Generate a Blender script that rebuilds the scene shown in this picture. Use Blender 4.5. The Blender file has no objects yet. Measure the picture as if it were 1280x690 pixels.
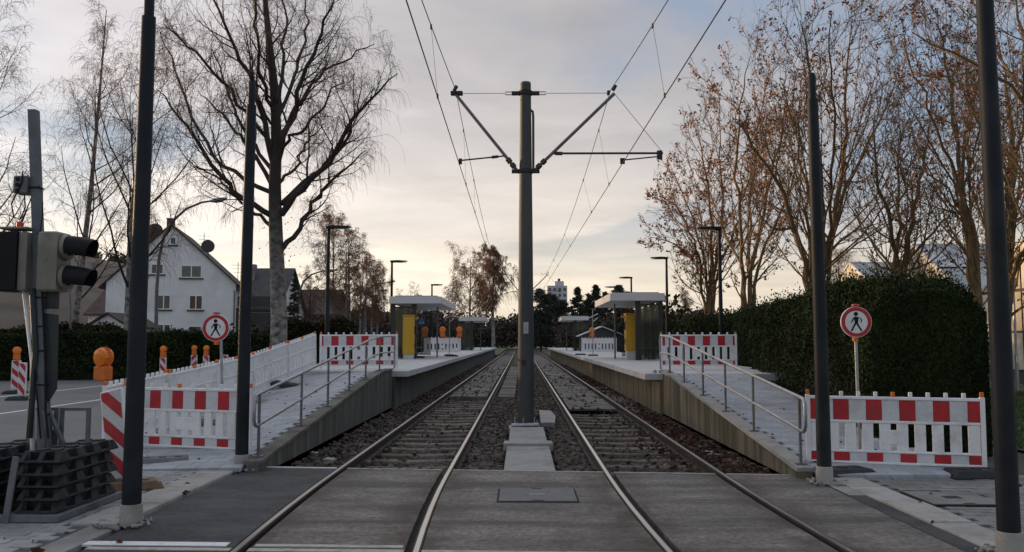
import bpy, math, random
import numpy as np
from mathutils import Vector, Matrix

rng = np.random.default_rng(7)
random.seed(7)
scene = bpy.context.scene
col = scene.collection
R = math.radians

# ------------------------------------------------------------------ camera, world, sun, exposure
F, H = 1060.0, 1.73                      # focal length in photo pixels (1280 wide), eye height
PITCH = math.atan(81 / F)
YAW = math.atan(12 / math.hypot(F, 81))
cam = bpy.data.cameras.new('camera')
cam.sensor_width = 36.0
cam.lens = 36.0 * F / 1280.0
cam.clip_start = 0.05
cam.clip_end = 4000
cam_o = bpy.data.objects.new('camera', cam)
col.objects.link(cam_o)
cam_o.location = (0, 0, H)
cam_o.rotation_euler = (math.pi / 2 + PITCH, 0, YAW)
scene.camera = cam_o

SUN_EL, SUN_AZ = 5.3, 60.0               # degrees; azimuth measured from +Y towards -X (ahead, left)
sv = Vector((-math.sin(R(SUN_AZ)) * math.cos(R(SUN_EL)), math.cos(R(SUN_AZ)) * math.cos(R(SUN_EL)), math.sin(R(SUN_EL))))
sun = bpy.data.lights.new('sun', 'SUN')
sun.energy = 4.8
sun.angle = R(1.5)
sun.color = (1.0, 0.66, 0.36)
sun_o = bpy.data.objects.new('sun', sun)
col.objects.link(sun_o)
sun_o.rotation_euler = sv.to_track_quat('Z', 'Y').to_euler()

world = bpy.data.worlds.new('World')
scene.world = world
world.use_nodes = True
def build_world():
    nt = world.node_tree
    N, L = nt.nodes, nt.links
    N.clear()
    def n(t, **k):
        o = N.new(t)
        for a, b in k.items():
            setattr(o, a, b)
        return o
    def math_(op, a, b=None, clamp=False):
        m = n('ShaderNodeMath', operation=op, use_clamp=clamp)
        for i, v in enumerate((a, b)):
            if v is None: continue
            if isinstance(v, (int, float)): m.inputs[i].default_value = v
            else: L.new(v, m.inputs[i])
        return m.outputs[0]
    def mix(fac, a, b, mode='MIX'):
        m = n('ShaderNodeMix', data_type='RGBA', blend_type=mode)
        for s, v in ((m.inputs[0], fac), (m.inputs[6], a), (m.inputs[7], b)):
            if isinstance(v, (int, float)): s.default_value = v
            elif isinstance(v, tuple): s.default_value = (*v, 1)
            else: L.new(v, s)
        return m.outputs[2]
    def ramp(fac, stops, interp='LINEAR'):
        r = n('ShaderNodeValToRGB')
        r.color_ramp.interpolation = interp
        e = r.color_ramp.elements
        while len(e) < len(stops): e.new(0.5)
        for k, (p, c) in enumerate(stops):
            e[k].position = p
            e[k].color = (*c, 1) if isinstance(c, tuple) else (c, c, c, 1)
        L.new(fac, r.inputs[0])
        return r.outputs[0]
    out = n('ShaderNodeOutputWorld')
    bg = n('ShaderNodeBackground')
    L.new(bg.outputs[0], out.inputs[0])
    sky = n('ShaderNodeTexSky', sky_type='NISHITA', sun_disc=False)
    sky.sun_elevation = R(SUN_EL)
    sky.sun_rotation = R(-SUN_AZ)
    sky.air_density, sky.dust_density, sky.ozone_density = 1.0, 1.5, 1.5
    tc = n('ShaderNodeTexCoord')
    sep = n('ShaderNodeSeparateXYZ')
    L.new(tc.outputs['Generated'], sep.inputs[0])
    z = math_('MAXIMUM', sep.outputs[2], 0.0)
    den = math_('ADD', z, 0.10)
    cx = math_('DIVIDE', sep.outputs[0], den)
    cy = math_('DIVIDE', sep.outputs[1], den)
    comb = n('ShaderNodeCombineXYZ')
    L.new(cx, comb.inputs[0]); L.new(cy, comb.inputs[1])
    def noise(scale, detail, rough, off, sx=1.0, dist=0.0):
        mp = n('ShaderNodeMapping')
        mp.inputs['Location'].default_value = (off, off * 0.7, 0.3)
        mp.inputs['Scale'].default_value = (sx, 1.0, 1.0)
        L.new(comb.outputs[0], mp.inputs[0])
        t = n('ShaderNodeTexNoise')
        t.inputs['Scale'].default_value = scale
        t.inputs['Detail'].default_value = detail
        t.inputs['Roughness'].default_value = rough
        t.inputs['Distortion'].default_value = dist
        L.new(mp.outputs[0], t.inputs[0])
        return t.outputs[0]
    n1 = noise(0.55, 6, 0.55, 3.1, 1.0, 0.4)
    n2 = noise(1.5, 7, 0.6, 8.4, 0.8, 0.3)
    # glow around the veiled sun
    dot = n('ShaderNodeVectorMath', operation='DOT_PRODUCT')
    L.new(tc.outputs['Generated'], dot.inputs[0])
    dot.inputs[1].default_value = tuple(sv)
    sfac = math_('ADD', math_('MULTIPLY', dot.outputs['Value'], 0.5), 0.5)      # 0..1 towards the sun
    # thin clear sky between the clouds: the physical sky
    clear = mix(1.0, sky.outputs[0], (0.125, 0.125, 0.125), 'MULTIPLY')
    clear = mix(0.7, clear, (0.20, 0.25, 0.34))
    # cloud sheet colour with elevation: warm low down, mauve grey higher up
    el = ramp(z, [(0.0, (0.52, 0.445, 0.345)), (0.07, (0.545, 0.48, 0.39)), (0.15, (0.455, 0.415, 0.378)), (0.24, (0.36, 0.338, 0.332)), (0.36, (0.305, 0.292, 0.30)), (1.0, (0.90, 0.86, 0.835))], 'EASE')
    glow = ramp(sfac, [(0.0, 0.80), (0.42, 0.80), (0.62, 0.88), (0.75, 1.03), (0.86, 1.26), (0.94, 1.6), (1.0, 2.0)])
    cl = mix(1.0, el, glow, 'MULTIPLY')
    tex = ramp(n2, [(0.25, 0.84), (0.5, 1.0), (0.75, 1.16)])
    cl = mix(1.0, cl, tex, 'MULTIPLY')
    cover = ramp(n1, [(0.36, 0.0), (0.56, 1.0)], 'EASE')
    away = ramp(sfac, [(0.40, 0.30), (0.55, 0.62), (0.72, 1.0)])
    cover = math_('MULTIPLY', cover, away)
    hcov = ramp(z, [(0.06, 1.0), (0.22, 0.0)])
    cover2 = math_('MAXIMUM', cover, hcov)
    final = mix(cover2, clear, cl)
    L.new(final, bg.inputs[0])
    bg.inputs[1].default_value = 1.0
build_world()

scene.view_settings.view_transform = 'Standard'
scene.view_settings.look = 'None'
scene.view_settings.exposure = 0.82
scene.view_settings.gamma = 1.0
scene.view_settings.use_curve_mapping = False
scene.cycles.max_bounces = 6
scene.cycles.transparent_max_bounces = 12

# ------------------------------------------------------------------ photo pixel <-> place
_fw = np.array([-math.sin(YAW) * math.cos(PITCH), math.cos(YAW) * math.cos(PITCH), math.sin(PITCH)])
_rt = np.array([math.cos(YAW), math.sin(YAW), 0.0])
_up = np.cross(_rt, _fw)
_C = np.array([0, 0, H])
def _ray(x, y): return _fw + _rt * (x - 640) / F + _up * (345 - y) / F
def G(x, y, z=0.0):
    d = _ray(x, y); return _C + d * ((z - H) / d[2])
def P(x, y, D):
    d = _ray(x, y); return _C + d * (D / d[1])

# ------------------------------------------------------------------ materials
MATS = {}
def mat(name, c, rough=0.7, metal=0.0, var=0.12, scale=6.0, bump=0.0, bscale=60.0, c2=None, stretch=None, rand=0.0,
        spec=0.5, dirt=None, dscale=1.3, dlo=0.5, dhi=0.72, emit=0.0, alpha=1.0, trans=0.0, grain=0.0, gscale=55.0):
    if name in MATS: return MATS[name]
    m = bpy.data.materials.new(name); m.use_nodes = True
    nt = m.node_tree; N, L = nt.nodes, nt.links
    b = N['Principled BSDF']
    b.inputs['Roughness'].default_value = rough
    b.inputs['Metallic'].default_value = metal
    b.inputs['Specular IOR Level'].default_value = spec
    b.inputs['Alpha'].default_value = alpha
    b.inputs['Transmission Weight'].default_value = trans
    tc = N.new('ShaderNodeTexCoord')
    geo = N.new('ShaderNodeNewGeometry')
    src = geo.outputs['Position']
    if stretch:
        mp = N.new('ShaderNodeMapping'); mp.inputs['Scale'].default_value = stretch
        L.new(src, mp.inputs[0]); src = mp.outputs[0]
    def noise(s, d=5, r=0.6, so=None):
        t = N.new('ShaderNodeTexNoise'); t.inputs['Scale'].default_value = s
        t.inputs['Detail'].default_value = d; t.inputs['Roughness'].default_value = r
        L.new(so or src, t.inputs[0]); return t.outputs[0]
    def ramp(f, stops):
        r = N.new('ShaderNodeValToRGB'); e = r.color_ramp.elements
        while len(e) < len(stops): e.new(0.5)
        for k, (p, cc) in enumerate(stops):
            e[k].position = p; e[k].color = (*cc, 1)
        L.new(f, r.inputs[0]); return r.outputs[0]
    def mixc(f, a, bb, mode='MIX'):
        x = N.new('ShaderNodeMix'); x.data_type = 'RGBA'; x.blend_type = mode
        for s, v in ((x.inputs[0], f), (x.inputs[6], a), (x.inputs[7], bb)):
            if isinstance(v, (int, float)): s.default_value = v
            elif isinstance(v, tuple): s.default_value = (*v, 1)
            else: L.new(v, s)
        return x.outputs[2]
    lo = tuple(max(0, x * (1 - var)) for x in c) if c2 is None else c2
    hi = tuple(min(1, x * (1 + var)) for x in c) if c2 is None else c
    colr = ramp(noise(scale), [(0.32, lo), (0.68, hi)])
    if rand:
        oi = N.new('ShaderNodeObjectInfo')
        ad = N.new('ShaderNodeMath'); ad.operation = 'ADD'
        L.new(oi.outputs['Random'], ad.inputs[0]); L.new(geo.outputs['Random Per Island'], ad.inputs[1])
        fr = N.new('ShaderNodeMath'); fr.operation = 'FRACT'; L.new(ad.outputs[0], fr.inputs[0])
        v = ramp(fr.outputs[0], [(0.0, (1 - rand,) * 3), (1.0, (1 + rand,) * 3)])
        colr = mixc(1.0, colr, v, 'MULTIPLY')
    if grain:
        gv = ramp(noise(gscale, 3, 0.8, geo.outputs['Position']), [(0.3, (1 - grain,) * 3), (0.7, (1 + grain,) * 3)])
        colr = mixc(1.0, colr, gv, 'MULTIPLY')
    if dirt:
        dm = N.new('ShaderNodeMapRange'); dm.inputs['From Min'].default_value = dlo; dm.inputs['From Max'].default_value = dhi
        L.new(noise(dscale, 7, 0.65), dm.inputs[0])
        colr = mixc(dm.outputs[0], colr, dirt)
    L.new(colr, b.inputs['Base Color'])
    if bump:
        bp = N.new('ShaderNodeBump'); bp.inputs['Strength'].default_value = bump; bp.inputs['Distance'].default_value = 0.02
        L.new(noise(bscale, 4, 0.7), bp.inputs['Height']); L.new(bp.outputs[0], b.inputs['Normal'])
    if emit:
        L.new(colr, b.inputs['Emission Color']); b.inputs['Emission Strength'].default_value = emit
    MATS[name] = m
    return m

M_ASPH = mat('asphalt_worn', (0.20, 0.177, 0.157), 0.82, scale=2.2, var=0.28, bump=0.6, bscale=130, dirt=(0.062, 0.056, 0.052), dscale=0.8, dlo=0.45, dhi=0.75, stretch=(0.7, 1.3, 1), grain=0.55, gscale=16)
M_ASPH_NEW = mat('asphalt_fresh', (0.036, 0.037, 0.040), 0.75, scale=4, var=0.25, bump=0.6, bscale=140, dirt=(0.085, 0.085, 0.086), dscale=1.6, dlo=0.44, dhi=0.74, stretch=(0.7, 1.3, 1), grain=0.7, gscale=15)
M_ROAD = mat('asphalt_road', (0.15, 0.148, 0.148), 0.8, scale=0.7, var=0.16, bump=0.3, bscale=100, dirt=(0.10, 0.098, 0.098), dscale=0.35, grain=0.15, gscale=20)
M_RED = mat('red_surfacing', (0.17, 0.075, 0.07), 0.85, scale=4, var=0.2, bump=0.4, bscale=120, dirt=(0.10, 0.075, 0.072))
M_LINE = mat('road_paint', (0.72, 0.72, 0.72), 0.6, scale=12, var=0.06, dirt=(0.45, 0.44, 0.43), dscale=5, dlo=0.55, dhi=0.8)
M_LINE_OLD = mat('road_paint_worn', (0.42, 0.40, 0.35), 0.7, scale=9, var=0.15, dirt=(0.2, 0.19, 0.18), dscale=7, dlo=0.48, dhi=0.7)
M_PAVER = mat('paver_concrete', (0.30, 0.305, 0.31), 0.85, scale=9, var=0.12, bump=0.4, bscale=150, rand=0.16, dirt=(0.15, 0.145, 0.135), dscale=1.2, dlo=0.5, dhi=0.75, grain=0.15)
M_PAVER_R = mat('paver_worn', (0.215, 0.21, 0.205), 0.88, scale=9, var=0.14, bump=0.4, bscale=150, rand=0.12, dirt=(0.12, 0.11, 0.095), dscale=1.0, dlo=0.46, dhi=0.7, grain=0.2)
M_PAVER_RAMP = mat('ramp_paving', (0.36, 0.375, 0.40), 0.8, scale=5, var=0.1, bump=0.3, bscale=150, rand=0.14, dirt=(0.24, 0.24, 0.245), dscale=0.8, dlo=0.5, dhi=0.75)
M_JOINT = mat('joint_sand', (0.09, 0.085, 0.078), 0.95, scale=20, var=0.2)
M_KERB = mat('kerb_concrete', (0.36, 0.345, 0.32), 0.85, scale=7, var=0.1, bump=0.3, bscale=120, rand=0.07, dirt=(0.22, 0.205, 0.18), dscale=1.6, grain=0.12)
M_CONC = mat('concrete', (0.30, 0.29, 0.275), 0.85, scale=5, var=0.12, bump=0.3, bscale=90, dirt=(0.18, 0.17, 0.155), dscale=1.1, rand=0.06)
M_CONC_PALE = mat('concrete_pale', (0.52, 0.52, 0.515), 0.75, scale=4, var=0.08, bump=0.2, bscale=90, dirt=(0.40, 0.39, 0.375), dscale=1.0, rand=0.05)
M_WALL_R = mat('concrete_streaked_sunlit', (0.27, 0.23, 0.165), 0.9, scale=2.0, c2=(0.085, 0.068, 0.034), stretch=(1, 1.7, 0.13), bump=0.4, bscale=40, dirt=(0.07, 0.06, 0.025), dscale=1.6, dlo=0.45, dhi=0.62)  # stained concrete; the low sun's ochre glow is put into the base colour
M_WALL_L = mat('concrete_streaked_shaded', (0.17, 0.165, 0.15), 0.9, scale=2.0, c2=(0.045, 0.045, 0.036), stretch=(1, 2.4, 0.16), bump=0.4, bscale=40, dirt=(0.05, 0.055, 0.035), dscale=0.9)  # same stained concrete as the right wall, with shade in the base colour
M_BALLAST_BED = mat('ballast_bed', (0.075, 0.062, 0.052), 0.95, scale=14, c2=(0.02, 0.016, 0.013), bump=1.0, bscale=28, dirt=(0.05, 0.032, 0.025), dscale=0.7)
M_STONE = mat('ballast_stone', (0.10, 0.082, 0.070), 0.9, scale=9, var=0.3, rand=0.55, dirt=(0.075, 0.048, 0.036), dscale=0.7, dlo=0.42, dhi=0.62)
M_SLEEPER = mat('sleeper', (0.155, 0.128, 0.104), 0.85, scale=6, var=0.35, bump=0.4, bscale=60, dirt=(0.05, 0.034, 0.026), dscale=1.4, dlo=0.42, dhi=0.68, rand=0.25)
M_SLAB = mat('track_slab', (0.165, 0.15, 0.132), 0.88, scale=6, var=0.3, bump=0.5, bscale=60, dirt=(0.06, 0.05, 0.042), dscale=1.3, dlo=0.44, dhi=0.7, rand=0.25, grain=0.3, gscale=25)
M_RAIL_SIDE = mat('rail_rust', (0.045, 0.034, 0.028), 0.75, 0.2, scale=9, var=0.35)
M_RAIL_TOP = mat('rail_polished', (0.50, 0.47, 0.43), 0.28, 0.9, scale=3, var=0.1, stretch=(8, 0.3, 1))
M_GROOVE = mat('groove_dirt', (0.02, 0.018, 0.016), 0.95, scale=10, var=0.3)
M_POLE = mat('pole_anthracite', (0.014, 0.018, 0.023), 0.55, 0.0, scale=3, var=0.2, spec=0.2, dirt=(0.024, 0.028, 0.033), dscale=2)
M_GALV = mat('steel_galvanised', (0.34, 0.36, 0.38), 0.42, 0.6, scale=8, var=0.18)
M_GALV_DK = mat('steel_dull', (0.15, 0.16, 0.17), 0.55, 0.3, scale=7, var=0.2, dirt=(0.09, 0.085, 0.08), dscale=2)
M_MAST = mat('mast_steel', (0.052, 0.056, 0.055), 0.65, 0.1, scale=2.0, var=0.22, stretch=(1, 1, 0.35), dirt=(0.085, 0.083, 0.075), dscale=1.2)
M_BLACK = mat('black_rubber', (0.022, 0.024, 0.027), 0.75, scale=8, var=0.3, dirt=(0.06, 0.058, 0.052), dscale=3.5, dlo=0.5, dhi=0.8, bump=0.3, bscale=70)
M_BLACKP = mat('black_plastic', (0.009, 0.010, 0.012), 0.6, scale=5, var=0.2, spec=0.2)
M_BEIGE = mat('signal_beige', (0.18, 0.168, 0.142), 0.55, scale=6, var=0.08, dirt=(0.27, 0.25, 0.21), dscale=3)
M_WHITE = mat('plastic_white', (0.82, 0.82, 0.82), 0.5, scale=3, var=0.06, dirt=(0.40, 0.37, 0.33), dscale=3.0, dlo=0.5, dhi=0.85, grain=0.05, gscale=25, rand=0.04)
M_FOIL = mat('reflective_white', (0.64, 0.65, 0.67), 0.4, scale=20, var=0.06, dirt=(0.40, 0.38, 0.35), dscale=3.5, dlo=0.5, dhi=0.85, rand=0.06)
M_REDF = mat('reflective_red', (0.46, 0.016, 0.026), 0.45, scale=9, var=0.15, dirt=(0.26, 0.03, 0.03), dscale=4, rand=0.1)
M_ORANGE = mat('orange_plastic', (0.72, 0.16, 0.02), 0.45, scale=8, var=0.2)
M_LENS = mat('amber_lens', (0.85, 0.22, 0.015), 0.18, scale=30, var=0.15)
M_REDP = mat('red_plastic', (0.62, 0.06, 0.04), 0.5, scale=8, var=0.15)
M_DARKGREEN = mat('dark_green_sheet', (0.02, 0.032, 0.034), 0.5, scale=4, var=0.25)
M_YELLOW = mat('machine_yellow', (0.55, 0.31, 0.015), 0.45, scale=4, var=0.08)
M_ROOFW = mat('canopy_white', (0.60, 0.60, 0.60), 0.5, scale=2, var=0.05)
M_FRAME = mat('frame_black', (0.018, 0.019, 0.022), 0.4, scale=5, var=0.2)
M_BLUE = mat('sign_blue', (0.02, 0.09, 0.38), 0.4, scale=5, var=0.08)
M_GLASSD = mat('shelter_glass', (0.06, 0.07, 0.05), 0.05, alpha=0.4, scale=2, var=0.1)
M_WIRE = mat('wire', (0.03, 0.028, 0.027), 0.6, 0.3, scale=5, var=0.2)
M_INSUL = mat('insulator', (0.05, 0.03, 0.028), 0.3, scale=5, var=0.2)
M_RENDER = mat('house_render', (0.80, 0.80, 0.81), 0.9, scale=0.6, var=0.04, bump=0.2, bscale=20, dirt=(0.58, 0.58, 0.58), dscale=0.25)
M_TILE = mat('roof_tile_dark', (0.05, 0.038, 0.032), 0.85, scale=1.5, var=0.3, bump=0.5, bscale=6)
M_TILER = mat('roof_tile_red', (0.075, 0.042, 0.036), 0.85, scale=1.5, var=0.3)
M_SLATE = mat('roof_slate', (0.055, 0.055, 0.058), 0.8, scale=1.0, var=0.2)
M_PANE = mat('window_pane', (0.05, 0.06, 0.075), 0.08, scale=0.8, var=0.4)
M_CURTAIN = mat('window_curtain', (0.15, 0.148, 0.135), 0.35, scale=3, var=0.15)
M_CURTAIN_R = mat('window_curtain_brown', (0.09, 0.055, 0.042), 0.35, scale=3, var=0.2)
M_WFRAME = mat('window_frame', (0.85, 0.85, 0.84), 0.5, scale=3, var=0.03)
M_DISH = mat('dish_dark', (0.05, 0.045, 0.045), 0.5, scale=3, var=0.15)
M_BRICK = mat('chimney_brick', (0.14, 0.07, 0.05), 0.9, scale=8, var=0.25)
M_GHGLASS = mat('greenhouse_glass', (0.26, 0.285, 0.31), 0.14, scale=0.35, var=0.3, rand=0.5, spec=0.8)
M_GHGABLE = mat('greenhouse_gable_sunlit', (0.46, 0.41, 0.32), 0.3, scale=0.8, var=0.3, rand=0.5)  # same glass as the roof, warm sunlight painted into its colour
M_GHBAR = mat('greenhouse_bar', (0.58, 0.56, 0.52), 0.5, scale=3, var=0.1)
M_BIRCH = mat('birch_bark', (0.40, 0.38, 0.35), 0.85, scale=3.0, c2=(0.022, 0.019, 0.017), stretch=(1, 1, 1.6), bump=0.4, bscale=14)
M_LIMB = mat('birch_limb', (0.032, 0.024, 0.020), 0.85, scale=3, var=0.35)
M_TWIG = mat('birch_twig', (0.040, 0.026, 0.020), 0.85, scale=1, var=0.3)
M_TWIG_RED = mat('birch_twig_russet', (0.15, 0.075, 0.045), 0.85, scale=0.5, var=0.3)
M_MAPLE = mat('maple_bark', (0.16, 0.11, 0.055), 0.85, scale=2, var=0.3, bump=0.3, bscale=18)
M_MTWIG = mat('maple_twig', (0.16, 0.095, 0.055), 0.85, scale=1, var=0.3)
M_DRYLEAF = mat('dry_leaf', (0.25, 0.085, 0.030), 0.75, scale=2, var=0.4, rand=0.45)
M_FALLEN = mat('fallen_leaf', (0.085, 0.040, 0.024), 0.8, scale=2, var=0.4, rand=0.6)
M_HEDGE = mat('hedge_leaf', (0.024, 0.036, 0.012), 0.8, scale=0.7, var=0.6, rand=0.5, spec=0.15)
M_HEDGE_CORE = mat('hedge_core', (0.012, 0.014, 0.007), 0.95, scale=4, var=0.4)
M_HEDGE2 = mat('hedge_leaf_brownish', (0.040, 0.034, 0.016), 0.85, scale=0.7, var=0.5, rand=0.5, spec=0.15)
M_PINE = mat('pine_foliage', (0.028, 0.038, 0.024), 0.8, scale=0.3, var=0.4, rand=0.4)
M_WOOD = mat('far_wood_foliage', (0.070, 0.055, 0.042), 0.9, scale=0.12, var=0.4, rand=0.4)
M_GRASS = mat('grass', (0.06, 0.085, 0.024), 0.9, scale=3, var=0.35, bump=0.8, bscale=25)
M_GRASSB = mat('grass_blade', (0.06, 0.095, 0.022), 0.8, scale=1.5, var=0.4, rand=0.35)
M_SOIL = mat('ground_soil', (0.085, 0.08, 0.055), 0.95, scale=0.5, var=0.35, bump=0.5, bscale=12)
M_HILLT = mat('hill_trees', (0.11, 0.085, 0.065), 0.95, scale=0.05, var=0.3, rand=0.3)
M_HILL = mat('hill_wood', (0.10, 0.08, 0.06), 0.95, scale=0.06, var=0.35, bump=0.8, bscale=0.5)
M_FARB = mat('tower_render', (0.48, 0.50, 0.53), 0.9, scale=0.1, var=0.05)
M_WOODP = mat('timber', (0.16, 0.10, 0.055), 0.8, scale=9, var=0.3)
M_MANHOLE = mat('manhole_concrete', (0.155, 0.15, 0.145), 0.8, scale=9, var=0.15, bump=0.4, bscale=90)

# tyre bands across the crossing, rust and grease beside the rails (wear of the surface itself)
def _wear(m, rails):
    nt = m.node_tree; N, L = nt.nodes, nt.links; b = N['Principled BSDF']; src = b.inputs['Base Color'].links[0].from_socket
    g = N.new('ShaderNodeNewGeometry'); s = N.new('ShaderNodeSeparateXYZ'); L.new(g.outputs['Position'], s.inputs[0])
    def mth(op, a, b_=None):
        q = N.new('ShaderNodeMath'); q.operation = op
        for i, v in enumerate((a, b_)):
            if v is None: continue
            if isinstance(v, (int, float)): q.inputs[i].default_value = v
            else: L.new(v, q.inputs[i])
        return q.outputs[0]
    def mr(v, a, c, lo=0.0, hi=1.0):
        q = N.new('ShaderNodeMapRange'); q.interpolation_type = 'SMOOTHSTEP'; L.new(v, q.inputs[0])
        for k, w in (('From Min', a), ('From Max', c), ('To Min', lo), ('To Max', hi)): q.inputs[k].default_value = w
        return q.outputs[0]
    def noise(scale, sc, d=6):
        mp = N.new('ShaderNodeMapping'); mp.inputs['Scale'].default_value = sc; L.new(g.outputs['Position'], mp.inputs[0])
        t = N.new('ShaderNodeTexNoise'); t.inputs['Scale'].default_value = scale; t.inputs['Detail'].default_value = d; t.inputs['Roughness'].default_value = 0.65; L.new(mp.outputs[0], t.inputs[0]); return t.outputs[0]
    def mix(f, a, c, mode='MIX'):
        x = N.new('ShaderNodeMix'); x.data_type = 'RGBA'; x.blend_type = mode; L.new(f, x.inputs[0]); L.new(a, x.inputs[6])
        x.inputs[7].default_value = (*c, 1); return x.outputs[2]
    tot = None
    for xr in rails:
        dd = mth('ABSOLUTE', mth('SUBTRACT', s.outputs[0], xr)); f = mr(dd, 0.06, 0.55, 1.0, 0.0)
        tot = f if tot is None else mth('MAXIMUM', tot, f)
    rust = mth('MULTIPLY', tot, mr(noise(3.0, (1, 0.5, 1)), 0.30, 0.62))
    c = mix(mth('MULTIPLY', rust, 0.85), src, (0.060, 0.040, 0.028))
    band = mr(noise(1.0, (0.10, 1.5, 1), 4), 0.46, 0.64); c = mix(mth('MULTIPLY', band, 0.6), c, (0.052, 0.046, 0.042))
    pale = mr(noise(2.2, (0.35, 2.6, 1), 8), 0.60, 0.72); c = mix(mth('MULTIPLY', pale, 0.35), c, (0.24, 0.23, 0.22))
    spot = mr(noise(16.0, (1, 1.6, 1), 2), 0.70, 0.76); c = mix(mth('MULTIPLY', spot, 0.6), c, (0.03, 0.028, 0.027))
    L.new(c, b.inputs['Base Color'])
_wear(M_ASPH, (-2.47, -0.97, 1.12, 2.62))
# bark of the big birch: chalky low down, dark brown on the younger wood above
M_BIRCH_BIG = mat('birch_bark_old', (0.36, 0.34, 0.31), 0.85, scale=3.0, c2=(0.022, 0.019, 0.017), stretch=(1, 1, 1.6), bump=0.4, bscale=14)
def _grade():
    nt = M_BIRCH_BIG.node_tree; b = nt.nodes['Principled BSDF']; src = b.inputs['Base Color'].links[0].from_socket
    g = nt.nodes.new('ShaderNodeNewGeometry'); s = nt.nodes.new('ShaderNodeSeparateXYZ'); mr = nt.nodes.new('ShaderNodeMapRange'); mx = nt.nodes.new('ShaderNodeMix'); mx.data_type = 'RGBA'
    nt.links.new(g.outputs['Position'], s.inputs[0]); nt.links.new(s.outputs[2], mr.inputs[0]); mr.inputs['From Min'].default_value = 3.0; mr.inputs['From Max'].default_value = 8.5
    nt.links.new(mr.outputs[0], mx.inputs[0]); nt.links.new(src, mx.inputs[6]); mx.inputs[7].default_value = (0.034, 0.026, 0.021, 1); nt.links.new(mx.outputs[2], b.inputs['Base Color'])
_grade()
# ------------------------------------------------------------------ mesh helpers
def mesh_np(name, V, Fq, material, smooth=False):
    """V (n,3); Fq list of face arrays of equal side count each"""
    me = bpy.data.meshes.new(name)
    V = np.asarray(V, dtype=np.float32)
    me.vertices.add(len(V)); me.vertices.foreach_set('co', V.ravel())
    faces = [np.asarray(f, dtype=np.int32) for f in Fq if len(f)]
    nl = sum(f.size for f in faces); npoly = sum(len(f) for f in faces)
    me.loops.add(nl); me.polygons.add(npoly)
    me.loops.foreach_set('vertex_index', np.concatenate([f.ravel() for f in faces]))
    st, o = [], 0
    for f in faces:
        st.append(o + np.arange(len(f)) * f.shape[1]); o += f.size
    me.polygons.foreach_set('loop_start', np.concatenate(st).astype(np.int32))
    me.update(calc_edges=True)
    if smooth: me.polygons.foreach_set('use_smooth', np.ones(npoly, dtype=bool))
    me.materials.append(material)
    return me

def link(name, me, parent=None, loc=None):
    o = bpy.data.objects.new(name, me); col.objects.link(o)
    if parent is not None: o.parent = parent
    if loc is not None: o.location = loc
    return o

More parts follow.
